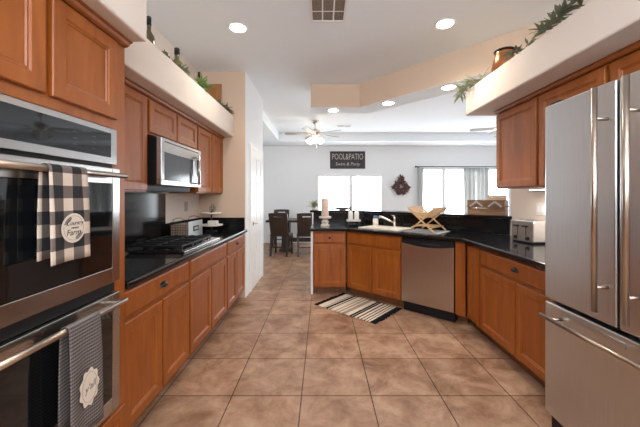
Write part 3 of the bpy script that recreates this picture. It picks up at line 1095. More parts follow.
for i in range(5):
    mb = MB().lathe([(0.022, 0), (0.020, 0.008), (0.017, 0.022), (0.013, 0.025)], (0.725, 0.09 + i * 0.08, 0.0161), 16)
    mb.box(0.720, 0.075 + i * 0.08, 0.041, 0.730, 0.105 + i * 0.08, 0.047)
    obj('knob', mb, 'chrome', ck)

# ------------------------------------------------------------------ things on the left counter
CT = 0.9145
sp = thing('spoon_rest', 'small brass rimmed spoon rest near the oven tower on the black counter', 'spoon rest', (-1.46, 2.18, CT))
mb = MB().lathe([(0.030, 0), (0.05, 0.004), (0.062, 0.016), (0.066, 0.018), (0.060, 0.014), (0.03, 0.007)], (0, 0, 0), 24, 'z', 1.0, 1.25)
obj('dish', mb, 'handle', sp)

bk = thing('storage_basket', 'wire basket with tan liner and galvanized front plate behind the cooktop', 'basket', (-1.56, 3.14, CT))
D_, L_, H_ = 0.19, 0.36, 0.165
mb = MB()
mb.box(0.006, 0.006, 0.004, D_ - 0.010, L_ - 0.006, 0.012).box(0.006, 0.006, 0.012, 0.012, L_ - 0.006, H_ - 0.03).box(0.012, 0.006, 0.012, D_ - 0.010, 0.012, H_ - 0.03).box(0.012, L_ - 0.012, 0.012, D_ - 0.010, L_ - 0.006, H_ - 0.03)
obj('liner', mb, 'liner', bk)
mb = MB()
for i in range(7):
    z = 0.003 + (H_ - 0.006) * i / 6
    mb.tube([(0, 0, z), (D_ - 0.008, 0, z), (D_ - 0.008, L_, z), (0, L_, z)], 0.0022, 5, True)
for i in range(8):
    x = (D_ - 0.008) * i / 7
    mb.cyl((x, 0, 0.002), (x, 0, H_), 0.002, n=5).cyl((x, L_, 0.002), (x, L_, H_), 0.002, n=5)
mb.tube([(0.03, 0, H_ - 0.01), (0.035, -0.01, H_ + 0.03), (0.09, -0.012, H_ + 0.045), (0.15, -0.01, H_ + 0.03), (0.155, 0, H_ - 0.01)], 0.003, 6)
mb.tube([(0.03, L_, H_ - 0.01), (0.035, L_ + 0.01, H_ + 0.03), (0.09, L_ + 0.012, H_ + 0.045), (0.15, L_ + 0.01, H_ + 0.03), (0.155, L_, H_ - 0.01)], 0.003, 6)
obj('wire_frame', mb, 'iron', bk)
fp = obj('front_plate', bx(D_ - 0.0045, -0.003, 0.001, D_, L_ + 0.003, H_ + 0.004), 'galv', bk, 0.001)
lp = obj('label_holder', bx(D_ + 0.0003, L_ / 2 - 0.07, 0.060, D_ + 0.004, L_ / 2 + 0.07, 0.115), 'iron', fp)
obj('label_card', bx(D_ + 0.0042, L_ / 2 - 0.05, 0.075, D_ + 0.005, L_ / 2 + 0.05, 0.10), 'greyplate', lp)

ts = thing('tiered_tray', 'two-tier cream tray stand with black rod by the end wall', 'tiered tray', (-1.36, 3.76, CT))
mb = MB().lathe([(0.07, 0), (0.068, 0.008), (0.012, 0.018), (0.009, 0.06), (0.009, 0.245), (0.004, 0.25)], (0, 0, 0), 20)
obj('rod', mb, 'iron', ts)
for z, r in ((0.068, 0.135), (0.215, 0.12)):
    mb = MB().lathe([(r * 0.75, z), (r * 0.97, z + 0.004), (r, z + 0.020), (r - 0.006, z + 0.020), (r * 0.93, z + 0.009), (0.010, z + 0.009)], (0, 0, 0), 28)
    obj('tray', mb, 'ceramic', ts)
bd = thing('butter_dish', 'cream lidded butter box on the lower tier of the tray stand', 'butter dish', (-1.315, 3.70, CT + 0.0775))
obj('lid', bx(-0.055, -0.045, 0.008, 0.055, 0.03, 0.062), 'ceramic', bd, 0.008, 3)
obj('dish', bx(-0.06, -0.05, 0.0, 0.06, 0.035, 0.0075), 'ceramic', bd, 0.002)
ln = thing('small_lantern', 'tiny black wire lantern with greenery on the top tier of the tray stand', 'lantern', (-1.335, 3.725, CT + 0.2245))
mb = MB()
s = 0.026
mb.box(-s, -s, 0, s, s, 0.006)
for xx in (-s + 0.003, s - 0.003):
    for yy in (-s + 0.003, s - 0.003):
        mb.cyl((xx, yy, 0.006), (xx, yy, 0.075), 0.003, n=6)
mb.box(-s, -s, 0.0751, s, s, 0.080)
mb.tube([(-0.016, 0, 0.08), (-0.014, 0, 0.105), (0, 0, 0.115), (0.014, 0, 0.105), (0.016, 0, 0.08)], 0.0028, 6)
obj('frame', mb, 'iron', ln)
mb = MB()
for i in range(16):
    a_ = random.uniform(0, 2 * pi)
    mb.leaf((0, 0, 0.012), (cos(a_) * 0.4, sin(a_) * 0.4, 1), (cos(a_), sin(a_), 0), random.uniform(0.025, 0.045), 0.010)
obj('greenery', mb, 'leaf3', ln)


def wall_plate(name, label, loc, face, w_, h_, kind, mat='plate'):
    """face +1 faces +x, -1 faces -x"""
    t_ = thing(name, label, 'outlet' if kind == 'outlet' else 'light switch', loc)
    s_ = face
    x0, x1 = sorted((0, s_ * 0.006))
    pl = obj('cover', bx(x0, -w_ / 2, -h_ / 2, x1, w_ / 2, h_ / 2), mat, t_, 0.002)
    if kind == 'outlet':
        mb = MB()
        for dz in (-0.022, 0.022):
            a0_, a1_ = sorted((s_ * 0.0062, s_ * 0.008))
            mb.box(a0_, -0.014, dz - 0.014, a1_, 0.014, dz + 0.014)
        obj('sockets', mb, 'greyplate', t_)
    else:
        for dy in (-0.028, 0.028):
            a0_, a1_ = sorted((s_ * 0.0062, s_ * 0.010))
            obj('rocker', bx(a0_, dy - 0.015, -0.03, a1_, dy + 0.015, 0.03), 'trim', t_, 0.001)
    return t_


wall_plate('wall_outlet', 'grey outlet plate on the cream wall above the wire basket', (LW + 0.001, 3.66, 1.225), 1, 0.075, 0.115, 'outlet', 'greyplate')
wall_plate('light_switch', 'cream double switch plate on the wall above the toaster', (RW - 0.001, 2.93, 1.225), -1, 0.12, 0.12, 'switch')

# ------------------------------------------------------------------ things on the peninsula and bar
cs_ = thing('candle_holder', 'turned whitewashed pedestal candle holder at the left end of the counter', 'candle holder', (0.045, 4.42, CT))
mb = MB().lathe([(0.066, 0), (0.066, 0.018), (0.058, 0.026), (0.040, 0.038), (0.052, 0.056), (0.056, 0.070), (0.036, 0.088), (0.034, 0.096), (0.060, 0.108), (0.088, 0.112), (0.088, 0.140), (0.084, 0.143)], (0, 0, 0), 26)
obj('pedestal', mb, 'stone', cs_)
cd = thing('pillar_candle', 'tall blush pillar candle standing on the pedestal holder', 'candle', (0.045, 4.42, CT + 0.1432))
mb = MB().lathe([(0.050, 0), (0.052, 0.004), (0.052, 0.252), (0.048, 0.26), (0.035, 0.257), (0.008, 0.255)], (0, 0, 0), 24)
obj('wax', mb, 'candle', cd)
obj('wick', MB().cyl((0, 0, 0.2555), (0.004, 0, 0.278), 0.004, 0.003, 8), 'cream', cd)

rs = thing('soap_riser', 'whitewashed wooden riser holding two soap bottles by the bar splash', 'riser', (0.475, 4.60, CT))
obj('top', bx(-0.105, -0.05, 0.055, 0.105, 0.05, 0.082), 'stone', rs, 0.004)
for x in (-0.085, 0.085):
    for y in (-0.035, 0.035):
        obj('leg', bx(x - 0.008, y - 0.008, 0, x + 0.008, y + 0.008, 0.0548), 'iron', rs)
for (x, lab, pc2) in ((-0.045, 'white soap pump bottle at the left on the riser, dark pump', 'black'), (0.045, 'white soap pump bottle at the right on the riser, pale pump', 'greyplate')):
    s_ = thing('soap_bottle', lab, 'soap bottle', (0.475 + x, 4.60, CT + 0.0822), 0, 'soap bottles on the riser')
    obj('bottle', MB().lathe([(0.034, 0), (0.036, 0.006), (0.036, 0.105), (0.028, 0.122), (0.014, 0.128), (0.014, 0.138)], (0, 0, 0), 20), 'soapwhite', s_)
    mb = MB().lathe([(0.016, 0.1382), (0.016, 0.152), (0.006, 0.154), (0.006, 0.176), (0.012, 0.178), (0.012, 0.190)], (0, 0, 0), 14)
    mb.bar((0, 0, 0.184), (-0.01, -0.045, 0.182), 0.010, 0.008)
    obj('pump', mb, pc2, s_)

lo = thing('dish_soap_bottle', 'cream dish soap bottle with blue cap left of the faucet', 'bottle', dg(0.155, 0.50, 0.9262))
obj('bottle', MB().lathe([(0.036, 0), (0.039, 0.006), (0.038, 0.09), (0.030, 0.102)], (0, 0, 0), 20), 'lotion', lo)
obj('cap', MB().lathe([(0.032, 0.1022), (0.034, 0.106), (0.032, 0.132), (0.024, 0.138)], (0, 0, 0), 20), 'blue', lo)
obj('front_label', MB().lathe([(0.0397, 0.025), (0.0397, 0.072)], (0, 0, 0), 20), 'ceramic', lo)

wb = thing('wooden_dough_bowl', 'long dark wooden bowl lying on the bar behind the soap bottles', 'bowl', (0.33, 4.93, BARTOP + 0.0005))
mb = MB().lathe([(0.03, 0), (0.07, 0.012), (0.10, 0.04), (0.094, 0.04), (0.06, 0.018), (0.01, 0.012)], (0, 0, 0), 24, 'z', 1.45, 0.55)
mb.tube([(-0.14, 0, 0.036), (-0.20, 0, 0.032), (-0.24, 0, 0.03)], [0.016, 0.010, 0.012], 8)
obj('bowl', mb, 'bowlwood', wb)
pp = thing('potted_plant', 'little leafy green plant at the left end of the bar', 'plant', (-0.125, 4.93, BARTOP + 0.0005))
obj('pot', MB().lathe([(0.03, 0), (0.034, 0.004), (0.042, 0.05), (0.038, 0.05), (0.034, 0.044)], (0, 0, 0), 18), 'ceramic', pp)
mb = MB()
for i in range(60):
    a_ = random.uniform(0, 2 * pi); e_ = random.uniform(0.2, 1.5)
    p = (random.uniform(-0.02, 0.02), random.uniform(-0.02, 0.02), 0.046)
    mb.leaf(p, (cos(a_) * cos(e_), sin(a_) * cos(e_), sin(e_)), (-cos(a_) * sin(e_), -sin(a_) * sin(e_), cos(e_)), random.uniform(0.07, 0.14), 0.032, 0.25)
obj('leaves', mb, 'leaf2', pp)

# drying mat and folding dish rack on the angled counter
mt = obj('drying_mat', bx(-0.21, -0.20, 0, 0.21, 0.20, 0.008), 'mat', None, 0.003)
mt.location = dg(1.0, 0.30, CT); mt.rotation_euler = (0, 0, DIAG)
tag(mt, 'grey drying mat under the bamboo dish rack', 'drying mat')
dk = thing('dish_rack', 'folding bamboo dish rack with crossed legs on the grey mat', 'dish rack', dg(1.01, 0.30, CT + 0.0085), DIAG)
HW, LL, HH = 0.155, 0.185, 0.275
for y in (-LL, LL):
    for sgn in (-1, 1):
        mb = MB()
        yy = y + 0.008 * sgn
        mb.bar((-HW * sgn, yy, 0.008), (HW * sgn, yy, HH), 0.014, 0.022, (0, 1, 0))
        obj('leg', mb, 'bamboo', dk, 0.002)
mid = (HH + 0.008) / 2
for sgn in (-1, 1):
    for f in (0.12, 0.24, 0.36, 0.48, 0.60, 0.72, 0.84, 0.97):
        x = sgn * HW * f
        z = mid + 0.014 + (HH - mid) * f
        mb = MB().cyl((x, -LL - 0.03, z), (x, LL + 0.03, z), 0.0075 if f < 0.9 else 0.010, n=8)
        obj('dowel', mb, 'bamboo', dk)
for sgn in (-1, 1):
    mb = MB().cyl((sgn * HW * 0.75, -LL - 0.01, 0.058), (sgn * HW * 0.75, LL + 0.01, 0.058), 0.007, n=8)
    obj('dowel', mb, 'bamboo', dk)
for i in range(7):
    y = -LL + 0.05 + i * 0.04
    obj('slat', bx(-HW * 0.78, y, 0.066, HW * 0.78, y + 0.012, 0.074), 'bamboo', dk)

# crates on the bar near the wall end
cr = thing('wooden_crate', 'weathered brown slatted crate with metal chevron on the bar by the wall', 'crate', (diag_x(BK + 0.15, 2.0).x, diag_x(BK + 0.15, 2.0).y, BARTOP + 0.0005), DIAG)
L2, D2, H2 = 0.20, 0.10, 0.175
obj('base', bx(-L2 + 0.012, -D2 + 0.012, 0, L2 - 0.012, D2 - 0.012, 0.01), 'crate', cr)
for y in (-D2, D2 - 0.012):
    for z0, z1 in ((0.0, 0.072), (0.084, H2)):
        obj('slat', bx(-L2, y, z0, L2, y + 0.012, z1), 'crate', cr, 0.002)
for x in (-L2, L2 - 0.012):
    e_ = obj('end_panel', bx(x, -D2 + 0.0125, 0, x + 0.012, D2 - 0.0125, H2), 'crate', cr, 0.002)
    xs = x - 0.006 if x < 0 else x + 0.018
    mb = MB().tube([(x if x < 0 else x + 0.012, -0.04, 0.10), (xs + (-0.015 if x < 0 else 0.015), -0.04, 0.10), (xs + (-0.015 if x < 0 else 0.015), 0.04, 0.10), (x if x < 0 else x + 0.012, 0.04, 0.10)], 0.005, 8)
    obj('handle', mb, 'iron', e_)
mb = MB()
for x0, x1 in ((-0.17, -0.10), (-0.03, -0.10), (0.03, 0.10), (0.17, 0.10)):
    mb.bar((x0, -D2 - 0.001, 0.085), (x1, -D2 - 0.001, 0.145), 0.0018, 0.022, (0, 1, 0)) if False else mb.bar((x0, -D2 - 0.0015, 0.10), (x1, -D2 - 0.0015, 0.158), 0.022, 0.0025, (0, 1, 0))
obj('metal_chevron', mb, 'galv', cr)
q = diag_x(BK + 0.29, 2.15)
pb = thing('pale_box', 'pale wooden box standing behind the brown crate on the bar end', 'box', (q.x, q.y, BARTOP + 0.0005), DIAG)
obj('box_body', bx(-0.10, -0.03, 0, 0.10, 0.035, 0.21), 'pale', pb, 0.004)
obj('lid', bx(-0.105, -0.035, 0.2105, 0.105, 0.04, 0.235), 'pale', pb, 0.004)

# toaster
to = thing('toaster', 'brushed steel toaster with two dials in the counter corner', 'toaster', (1.85, 2.985, CT), radians(-80))
TW, TD, TH = 0.245, 0.20, 0.205
mb = MB()
mb.extrude_profile([(0.012, 0.014), (0.012, TH - 0.02), (0.03, TH), (TD - 0.02, TH), (TD, TH - 0.02), (TD, 0.014)], 0.004, TW - 0.004)
obj('body', mb, 'toastw', to, 0.006, 3)
fpn = obj('front_panel', bx(0, 0, 0.012, TW, 0.0115, TH - 0.004), 'toastfront', to, 0.005, 3)
obj('base', bx(0.01, 0.006, 0, TW - 0.01, TD - 0.005, 0.0115), 'black', to)
for x in (0.075, TW - 0.075):
    mb = MB().box(x - 0.004, -0.001, 0.07, x + 0.004, -0.0002, 0.165)
    obj('lever_slot', mb, 'black', fpn)
    obj('lever', bx(x - 0.024, -0.028, 0.150, x + 0.024, -0.002, 0.162), 'black', fpn, 0.003)
for x in (0.055, TW - 0.055):
    mb = MB().lathe([(0.018, -0.0003), (0.017, -0.012), (0.014, -0.016)], (x, 0, 0.045), 16, 'y')
    obj('dial', mb, 'black', fpn)
mb = MB()
for y in (0.055, 0.13):
    mb.box(0.03, y, TH + 0.0003, TW - 0.03, y + 0.022, TH + 0.0012)
obj('bread_slots', mb, 'black', to)

# under-cabinet light
ul = thing('under_cabinet_light', 'white strip light under the wall cabinet above the toaster', 'strip light', (1.93, 2.50, 1.405))
obj('housing', bx(-0.04, -0.30, 0.002, 0.04, 0.32, 0.014), 'trim', ul)
obj('lens', bx(-0.03, -0.28, -0.003, 0.03, 0.30, 0.0015), plain('strip_lens', (1, 1, 1), 0.5, emit=(1.0, 0.95, 0.88), es=6.0), ul)
l_ = area('strip_glow', (0, 0.01, -0.008), (0, 0, 0), 0.06, 0.55, 2.5, (1.0, 0.93, 0.85))
l_.parent = ul

# ------------------------------------------------------------------ rug
rg = thing('kitchen_rug', 'black and cream striped woven rug in front of the sink cabinet', 'rug', dg(0.362, -0.262, 0.001), DIAG)
mb = MB()
nx, ny = 40, 20
g = [[mb.bm.verts.new((-0.415 + 0.83 * i / nx, -0.295 + 0.59 * j / ny, 0.007 + 0.0012 * sin(i * 0.9) + 0.001 * sin(j * 1.3 + i))) for j in range(ny + 1)] for i in range(nx + 1)]
for i in range(nx):
    for j in range(ny):
        mb.bm.faces.new((g[i][j], g[i + 1][j], g[i + 1][j + 1], g[i][j + 1])).smooth = True
wv = obj('weave', mb, 'rug', rg)
md = wv.modifiers.new('thickness', 'SOLIDIFY'); md.thickness = 0.005; md.offset = -1
for sx in (-1, 1):
    mb = MB()
    for j in range(44):
        y = -0.293 + 0.586 * j / 43
        mb.bar((sx * 0.412, y, 0.006), (sx * (0.445 + random.uniform(-0.008, 0.012)), y + random.uniform(-0.012, 0.012), 0.004), 0.009, 0.005)
    obj('fringe', mb, 'fringe', rg)

# ------------------------------------------------------------------ dining set
def chair_build(label, loc, rot):
    t_ = thing('dining_chair', label, 'chair', loc, rot, 'dark dining chairs')
    # local: seat faces +y, back at -y
    obj('seat', bx(-0.22, -0.20, 0.44, 0.22, 0.22, 0.485), 'dark', t_, 0.01)
    for x in (-1, 1):
        obj('leg', MB().bar((x * 0.195, 0.19, 0.001), (x * 0.195, 0.19, 0.4395), 0.042, 0.042, (0, 1, 0)), 'dark', t_)
        mb = MB()
        mb.bar((x * 0.185, -0.255, 0.001), (x * 0.19, -0.185, 0.4395), 0.042, 0.04, (0, 1, 0))
        obj('leg', mb, 'dark', t_)
        mb = MB().bar((x * 0.195, -0.19, 0.40), (x * 0.195, 0.17, 0.40), 0.022, 0.05)
        mb.bar((x * 0.192, -0.215, 0.17), (x * 0.192, 0.17, 0.17), 0.02, 0.03)
        obj('stretcher', mb, 'dark', t_)
    obj('stretcher', MB().bar((-0.172, -0.03, 0.17), (0.172, -0.03, 0.17), 0.03, 0.022), 'dark', t_)
    # back: tall slightly curved panel with a grip slot, made of vertical strips
    mb = MB()
    z0, z1 = 0.486, 0.965
    for i in range(7):
        f0, f1 = i / 7, (i + 1) / 7
        for (za, zb) in ((z0, 0.88), (0.88, 0.905), (0.905, z1)):
            if za == 0.88 and 2 <= i <= 4:
                continue
            pts = []
            for (f, z) in ((f0, za), (f1, za), (f1, zb), (f0, zb)):
                wd = 0.20 + 0.015 * (z - z0) / 0.48
                x = (-1 + 2 * f) * wd
                y = -0.19 - 0.11 * (z - z0) / 0.48 - 0.02 * (1 - (2 * f - 1) ** 2)
                pts.append((x, y, z + (0.012 * (1 - (2 * f - 1) ** 2) if zb == z1 and z == z1 else 0)))
            A = [mb.bm.verts.new(p) for p in pts]
            B = [mb.bm.verts.new((p[0], p[1] - 0.024, p[2])) for p in pts]
            mb.bm.faces.new(A); mb.bm.faces.new(B[::-1])
            for k in range(4):
                mb.bm.faces.new((A[k], A[(k + 1) % 4], B[(k + 1) % 4], B[k]))
    obj('backrest', mb, 'dark', t_)
    return t_


ch = chair_build('dark wooden dining chair nearest the pantry door, its back to the kitchen', (-0.93, 7.05, 0), radians(-8))
for (x, y, r, lab) in ((-0.36, 7.02, radians(4), 'dark wooden dining chair beside the end of the bar, its back to the kitchen'), (-1.12, 8.28, pi + 0.05, 'dark wooden dining chair on the far side of the table facing the kitchen')):
    c = copy_tree(ch)
    c.location = (x, y, 0); c.rotation_euler = (0, 0, r); c['label'] = lab
dt = thing('dining_table', 'dark wooden dining table with heavy pedestal under the double window', 'table', (-0.45, 7.72, 0))
obj('tabletop', bx(-0.90, -0.42, 0.715, 0.90, 0.42, 0.765), 'dark', dt, 0.006)
for x in (-0.45, 0.45):
    obj('pedestal', MB().box(x - 0.10, -0.16, 0.05, x + 0.10, 0.16, 0.714).box(x - 0.14, -0.30, 0.001, x + 0.14, 0.30, 0.0498), 'dark', dt, 0.005)
obj('stretcher', bx(-0.349, -0.04, 0.2, 0.349, 0.04, 0.3), 'dark', dt)

# ------------------------------------------------------------------ far wall: sign, wreath, curtains
sg = thing('wall_sign', 'dark lettered wooden sign above the double window', 'sign', (0.735, FW - 0.002, 2.385))
obj('board', bx(-0.505, -0.024, -0.25, 0.505, 0, 0.25), 'signboard', sg, 0.004)
lettering('lettering', 'POOL&PATIO', 0.185, 'signtext', sg, frame_mtx((0, -0.026, 0.085), (1, 0, 0), (0, 0, 1)), 0.001).data.transform(Matrix.Diagonal((0.80, 1, 1.3, 1)) @ Matrix.Translation((0, 0, -0.018)))
lettering('lettering', 'Swim & Party', 0.13, 'signtext', sg, frame_mtx((0, -0.026, -0.12), (1, 0, 0), (0, 0, 1)), 0.001, shear=0.2)

wr = thing('leaf_wreath', 'rust brown leaf wreath hung on the white wall between the windows', 'wreath', (2.26, FW - 0.002, 1.69))
mb = MB().tube([(0.10 * cos(2 * pi * i / 30), -0.03, 0.11 * sin(2 * pi * i / 30) - 0.06) for i in range(30)], 0.018, 6, True)
obj('ring', mb, 'wreath', wr)
mb = MB()
for i in range(230):
    cx, cz = random.choice(((0.0, 0.14), (0.01, 0.07), (-0.15, -0.10), (0.15, -0.10), (-0.10, 0.0), (0.10, 0.0), (-0.06, -0.19), (0.07, -0.19)))
    a_ = random.uniform(0, 2 * pi)
    p = (cx + 0.05 * cos(a_) * random.random(), random.uniform(-0.07, -0.02), cz + 0.06 * sin(a_) * random.random())
    mb.leaf(p, (cos(a_) + cx * 4, random.uniform(-0.4, -0.05), sin(a_) + cz * 4 + 0.3), (0, -1, 0.2), random.uniform(0.06, 0.11), 0.05, 0.1)
obj('leaves', mb, 'wreath', wr)

rd = thing('curtain_rod', 'dark curtain rod above the patio door', 'curtain rod', (0, 0, 0))
ROZ = 2.185
obj('rod', MB().cyl((2.70, FW - 0.10, ROZ), (5.6, FW - 0.10, ROZ), 0.012, n=10), 'rodm', rd)
obj('finial', MB().lathe([(0.012, 0), (0.028, -0.02), (0.028, -0.04), (0.01, -0.055)], (2.70, FW - 0.10, ROZ), 12, 'x'), 'rodm', rd)
for x in (2.75, 5.5):
    obj('bracket', bx(x - 0.012, FW - 0.1, ROZ - 0.03, x + 0.012, FW - 0.002, ROZ - 0.0125), 'rodm', rd)


def curtain(label, x0, x1, folds):
    mb = MB()
    n = folds * 8
    cols = []
    for i in range(n + 1):
        f = i / n
        x = x0 + (x1 - x0) * f
        y = FW - 0.10 + 0.035 * sin(2 * pi * folds * f)
        cols.append([mb.bm.verts.new((x + 0.01 * sin(z * 2 + i), y, z)) for z in (0.03, 0.6, 1.2, 1.8, ROZ - 0.033)])
    for A, B in zip(cols, cols[1:]):
        for j in range(4):
            mb.bm.faces.new((A[j], B[j], B[j + 1], A[j + 1])).smooth = True
    o = obj('curtain', mb, 'curtain')
    md_ = o.modifiers.new('thickness', 'SOLIDIFY'); md_.thickness = 0.004
    tag(o, label, 'curtain', 'grey patio curtains')


curtain('narrow grey curtain panel bunched at the left side of the patio door', 2.72, 2.88, 2)
curtain('grey curtain panel hanging just left of the middle gap in the patio door', 4.04, 4.38, 3)
curtain('grey curtain panel hanging right of the middle gap in the patio door', 4.40, 4.74, 3)

# ------------------------------------------------------------------ ceiling fittings
def spot(parent, loc, watts, blend=1.0, size=radians(150), col=(1.0, 0.92, 0.80)):
    l = bpy.data.lights.new('downlight', 'SPOT')
    l.energy = watts
    l.color = col
    l.spot_size = size
    l.spot_blend = blend
    l.shadow_soft_size = 0.07
    o = bpy.data.objects.new('downlight', l)
    o.location = loc
    COL.objects.link(o)
    o.parent = parent


def downlight(label, x, y, z, watts, r=0.075):
    t_ = thing('recessed_light', label, 'ceiling light', (x, y, z), 0, 'recessed downlights')
    mb = MB()
    n = 32
    for (ra, za), (rb, zb) in (((r, -0.003), (r + 0.022, -0.008)), ((r + 0.022, -0.008), (r + 0.026, -0.001)), ((r + 0.026, -0.001), (r, -0.001)), ((r, -0.001), (r, -0.003))):
        for i in range(n):
            a0_, a1_ = 2 * pi * i / n, 2 * pi * (i + 1) / n
            mb.face([(ra * cos(a0_), ra * sin(a0_), za), (ra * cos(a1_), ra * sin(a1_), za), (rb * cos(a1_), rb * sin(a1_), zb), (rb * cos(a0_), rb * sin(a0_), zb)], True)
    obj('trim_ring', mb, 'trim', t_)
    obj('lens', MB().lathe([(r - 0.001, -0.001), (r - 0.002, -0.004)], (0, 0, 0), 28), 'glow', t_)
    spot(t_, (0, 0, -0.03), watts)
    return t_


downlight('round ceiling downlight on the left, above the left counter', -0.825, 3.0, CEIL, SPOT_W * 0.7)
downlight('round ceiling downlight on the right, nearest the tan beam', 1.18, 2.93, CEIL, SPOT_W * 1.3)
downlight('round downlight at the left end of the dropped beam', 0.17, 4.66, 2.655, SPOT_W * 0.4)
downlight('round downlight in the dropped beam above the sink', 0.93, 4.30, 2.655, SPOT_W * 0.4)
downlight('round downlight in the dropped beam nearest the right plant ledge', 1.52, 3.67, 2.655, SPOT_W * 0.4)
# two unseen downlights added near the camera as extra light
downlight('unseen round downlight added over the oven side near the viewer', -0.55, 0.3, CEIL, SPOT_W * 0.3)
downlight('unseen round downlight added over the refrigerator side near the viewer', 0.75, 0.3, CEIL, SPOT_W * 0.3)

vt = thing('ceiling_vent', 'large ceiling return vent with brown filter near the camera', 'air vent', (0.055, 2.63, CEIL - 0.001))
mb = MB()
vw, vl = 0.15, 0.25
mb.box(-vw - 0.012, -vl, -0.008, -vw + 0.008, vl, 0).box(vw - 0.008, -vl, -0.008, vw + 0.012, vl, 0).box(-vw + 0.008, vl - 0.016, -0.008, vw - 0.008, vl + 0.012, 0).box(-vw + 0.008, -vl, -0.008, vw - 0.008, -vl + 0.016, 0)
for x in (-0.05, 0.05):
    mb.box(x - 0.006, -vl + 0.016, -0.008, x + 0.006, vl - 0.016, -0.002)
for y in (-0.08, 0.085):
    mb.box(-vw + 0.008, y - 0.006, -0.009, vw - 0.008, y + 0.006, -0.0085)
obj('frame', mb, 'trim', vt)
obj('filter', bx(-vw + 0.009, -vl + 0.017, -0.0018, vw - 0.009, vl - 0.017, -0.0005), 'filt', vt)
vt2 = thing('ceiling_vent', 'small slotted ceiling vent right of the near ceiling fan', 'air vent', (0.52, 7.2, CEIL - 0.001))
obj('frame', MB().box(-0.17, -0.09, -0.006, 0.17, -0.07, 0).box(-0.17, 0.07, -0.006, 0.17, 0.09, 0).box(-0.17, -0.07, -0.006, -0.15, 0.07, 0).box(0.15, -0.07, -0.006, 0.17, 0.07, 0).box(-0.01, -0.07, -0.006, 0.01, 0.07, 0), 'trim', vt2)
obj('louvers', bx(-0.149, -0.069, -0.003, 0.149, 0.069, -0.001), 'louver', vt2)


def fan(label, x, y, a0_, lights=True):
    t_ = thing('ceiling_fan', label, 'ceiling fan', (x, y, CEIL - 0.001), 0, 'ceiling fans')
    obj('canopy', MB().lathe([(0.075, 0), (0.072, -0.02), (0.045, -0.06), (0.018, -0.075)], (0, 0, 0), 20), 'nickel', t_)
    obj('downrod', MB().cyl((0, 0, -0.07), (0, 0, -0.20), 0.013, n=10), 'nickel', t_)
    obj('motor', MB().lathe([(0.02, -0.18), (0.06, -0.19), (0.105, -0.22), (0.115, -0.25), (0.11, -0.29), (0.07, -0.32), (0.05, -0.36)], (0, 0, 0), 24), 'nickel', t_)
    for k in range(5):
        an = a0_ + 2 * pi * k / 5
        mt_ = Matrix.Rotation(an, 4, 'Z') @ Matrix.Rotation(radians(10), 4, 'X')
        mb = MB()
        pts = [(0.17, -0.05), (0.62, -0.07), (0.66, -0.04), (0.66, 0.04), (0.62, 0.07), (0.17, 0.05)]
        mb.prism([Vector(p) for p in pts], -0.004, 0.004)
        for v in mb.bm.verts:
            v.co = mt_ @ v.co + Vector((0, 0, -0.285))
        bl = obj('blade', mb, 'blade', t_)
        mb = MB().box(0.09, -0.02, -0.012, 0.22, 0.02, -0.005, Matrix.Translation((0, 0, -0.285)) @ mt_)
        obj('blade_iron', mb, 'nickel', bl)
    for k in range(3):
        an = 0.5 + 2 * pi * k / 3
        c = Vector((0.10 * cos(an), 0.10 * sin(an), -0.37))
        d_ = Vector((cos(an) * 0.6, sin(an) * 0.6, -0.8)).normalized()
        mb = MB().cyl(c, c + d_ * 0.06, 0.03, 0.055, 16).cyl(c + d_ * 0.0602, c + d_ * 0.12, 0.055, 0.07, 16)
        obj('glass_shade', mb, 'fanglow' if lights else 'ceramic', t_)
    mb = MB().cyl((0.03, 0, -0.36), (0.03, 0, -0.56), 0.002, n=5).lathe([(0.006, 0), (0.009, -0.012), (0.004, -0.022)], (0.03, 0, -0.56), 8)
    obj('pull_chain', mb, 'nickel', t_)
    if lights:
        l = bpy.data.lights.new('fan_lamp', 'POINT'); l.energy = 5; l.color = (1.0, 0.85, 0.66); l.shadow_soft_size = 0.12
        o = bpy.data.objects.new('fan_lamp', l); o.location = (0, 0, -0.62); COL.objects.link(o); o.parent = t_
    return t_


fan('lit ceiling fan with frosted shades hanging over the dining table', -0.15, 6.7, pi)
fan('second ceiling fan mostly hidden behind the right wall cabinet', 3.68, 6.1, 2.75, False)


# ------------------------------------------------------------------ plants and ornaments on the ledges
def garland(label, pts, nleaf, lmin, lmax, mat, width=0.25, up=0.6):
    t_ = thing('leaf_garland', label, 'garland', pts[0], 0, 'artificial greenery on the ledges')
    o0 = Vector(pts[0])
    P = [Vector(p) - o0 for p in pts]
    obj('stem', MB().tube(P, 0.004, 6), 'leaf', t_)
    mb = MB()
    for i in range(nleaf):
        f = random.uniform(0, len(P) - 1.001)
        k = int(f)
        p = P[k].lerp(P[k + 1], f - k)
        d_ = (P[k + 1] - P[k]).normalized()
        v = d_ * random.uniform(-0.4, 1.0) + Vector((random.uniform(-1, 1), random.uniform(-1, 1), random.uniform(-0.15, up)))
        if v.z < 0:
            p = p + Vector((0, 0, 0.01))
        L = random.uniform(lmin, lmax)
        mb.leaf(p, v, (random.uniform(-.4, .4), random.uniform(-.4, .4), 1), L, L * width, 0.1)
    obj('leaves', mb, mat, t_)
    return t_


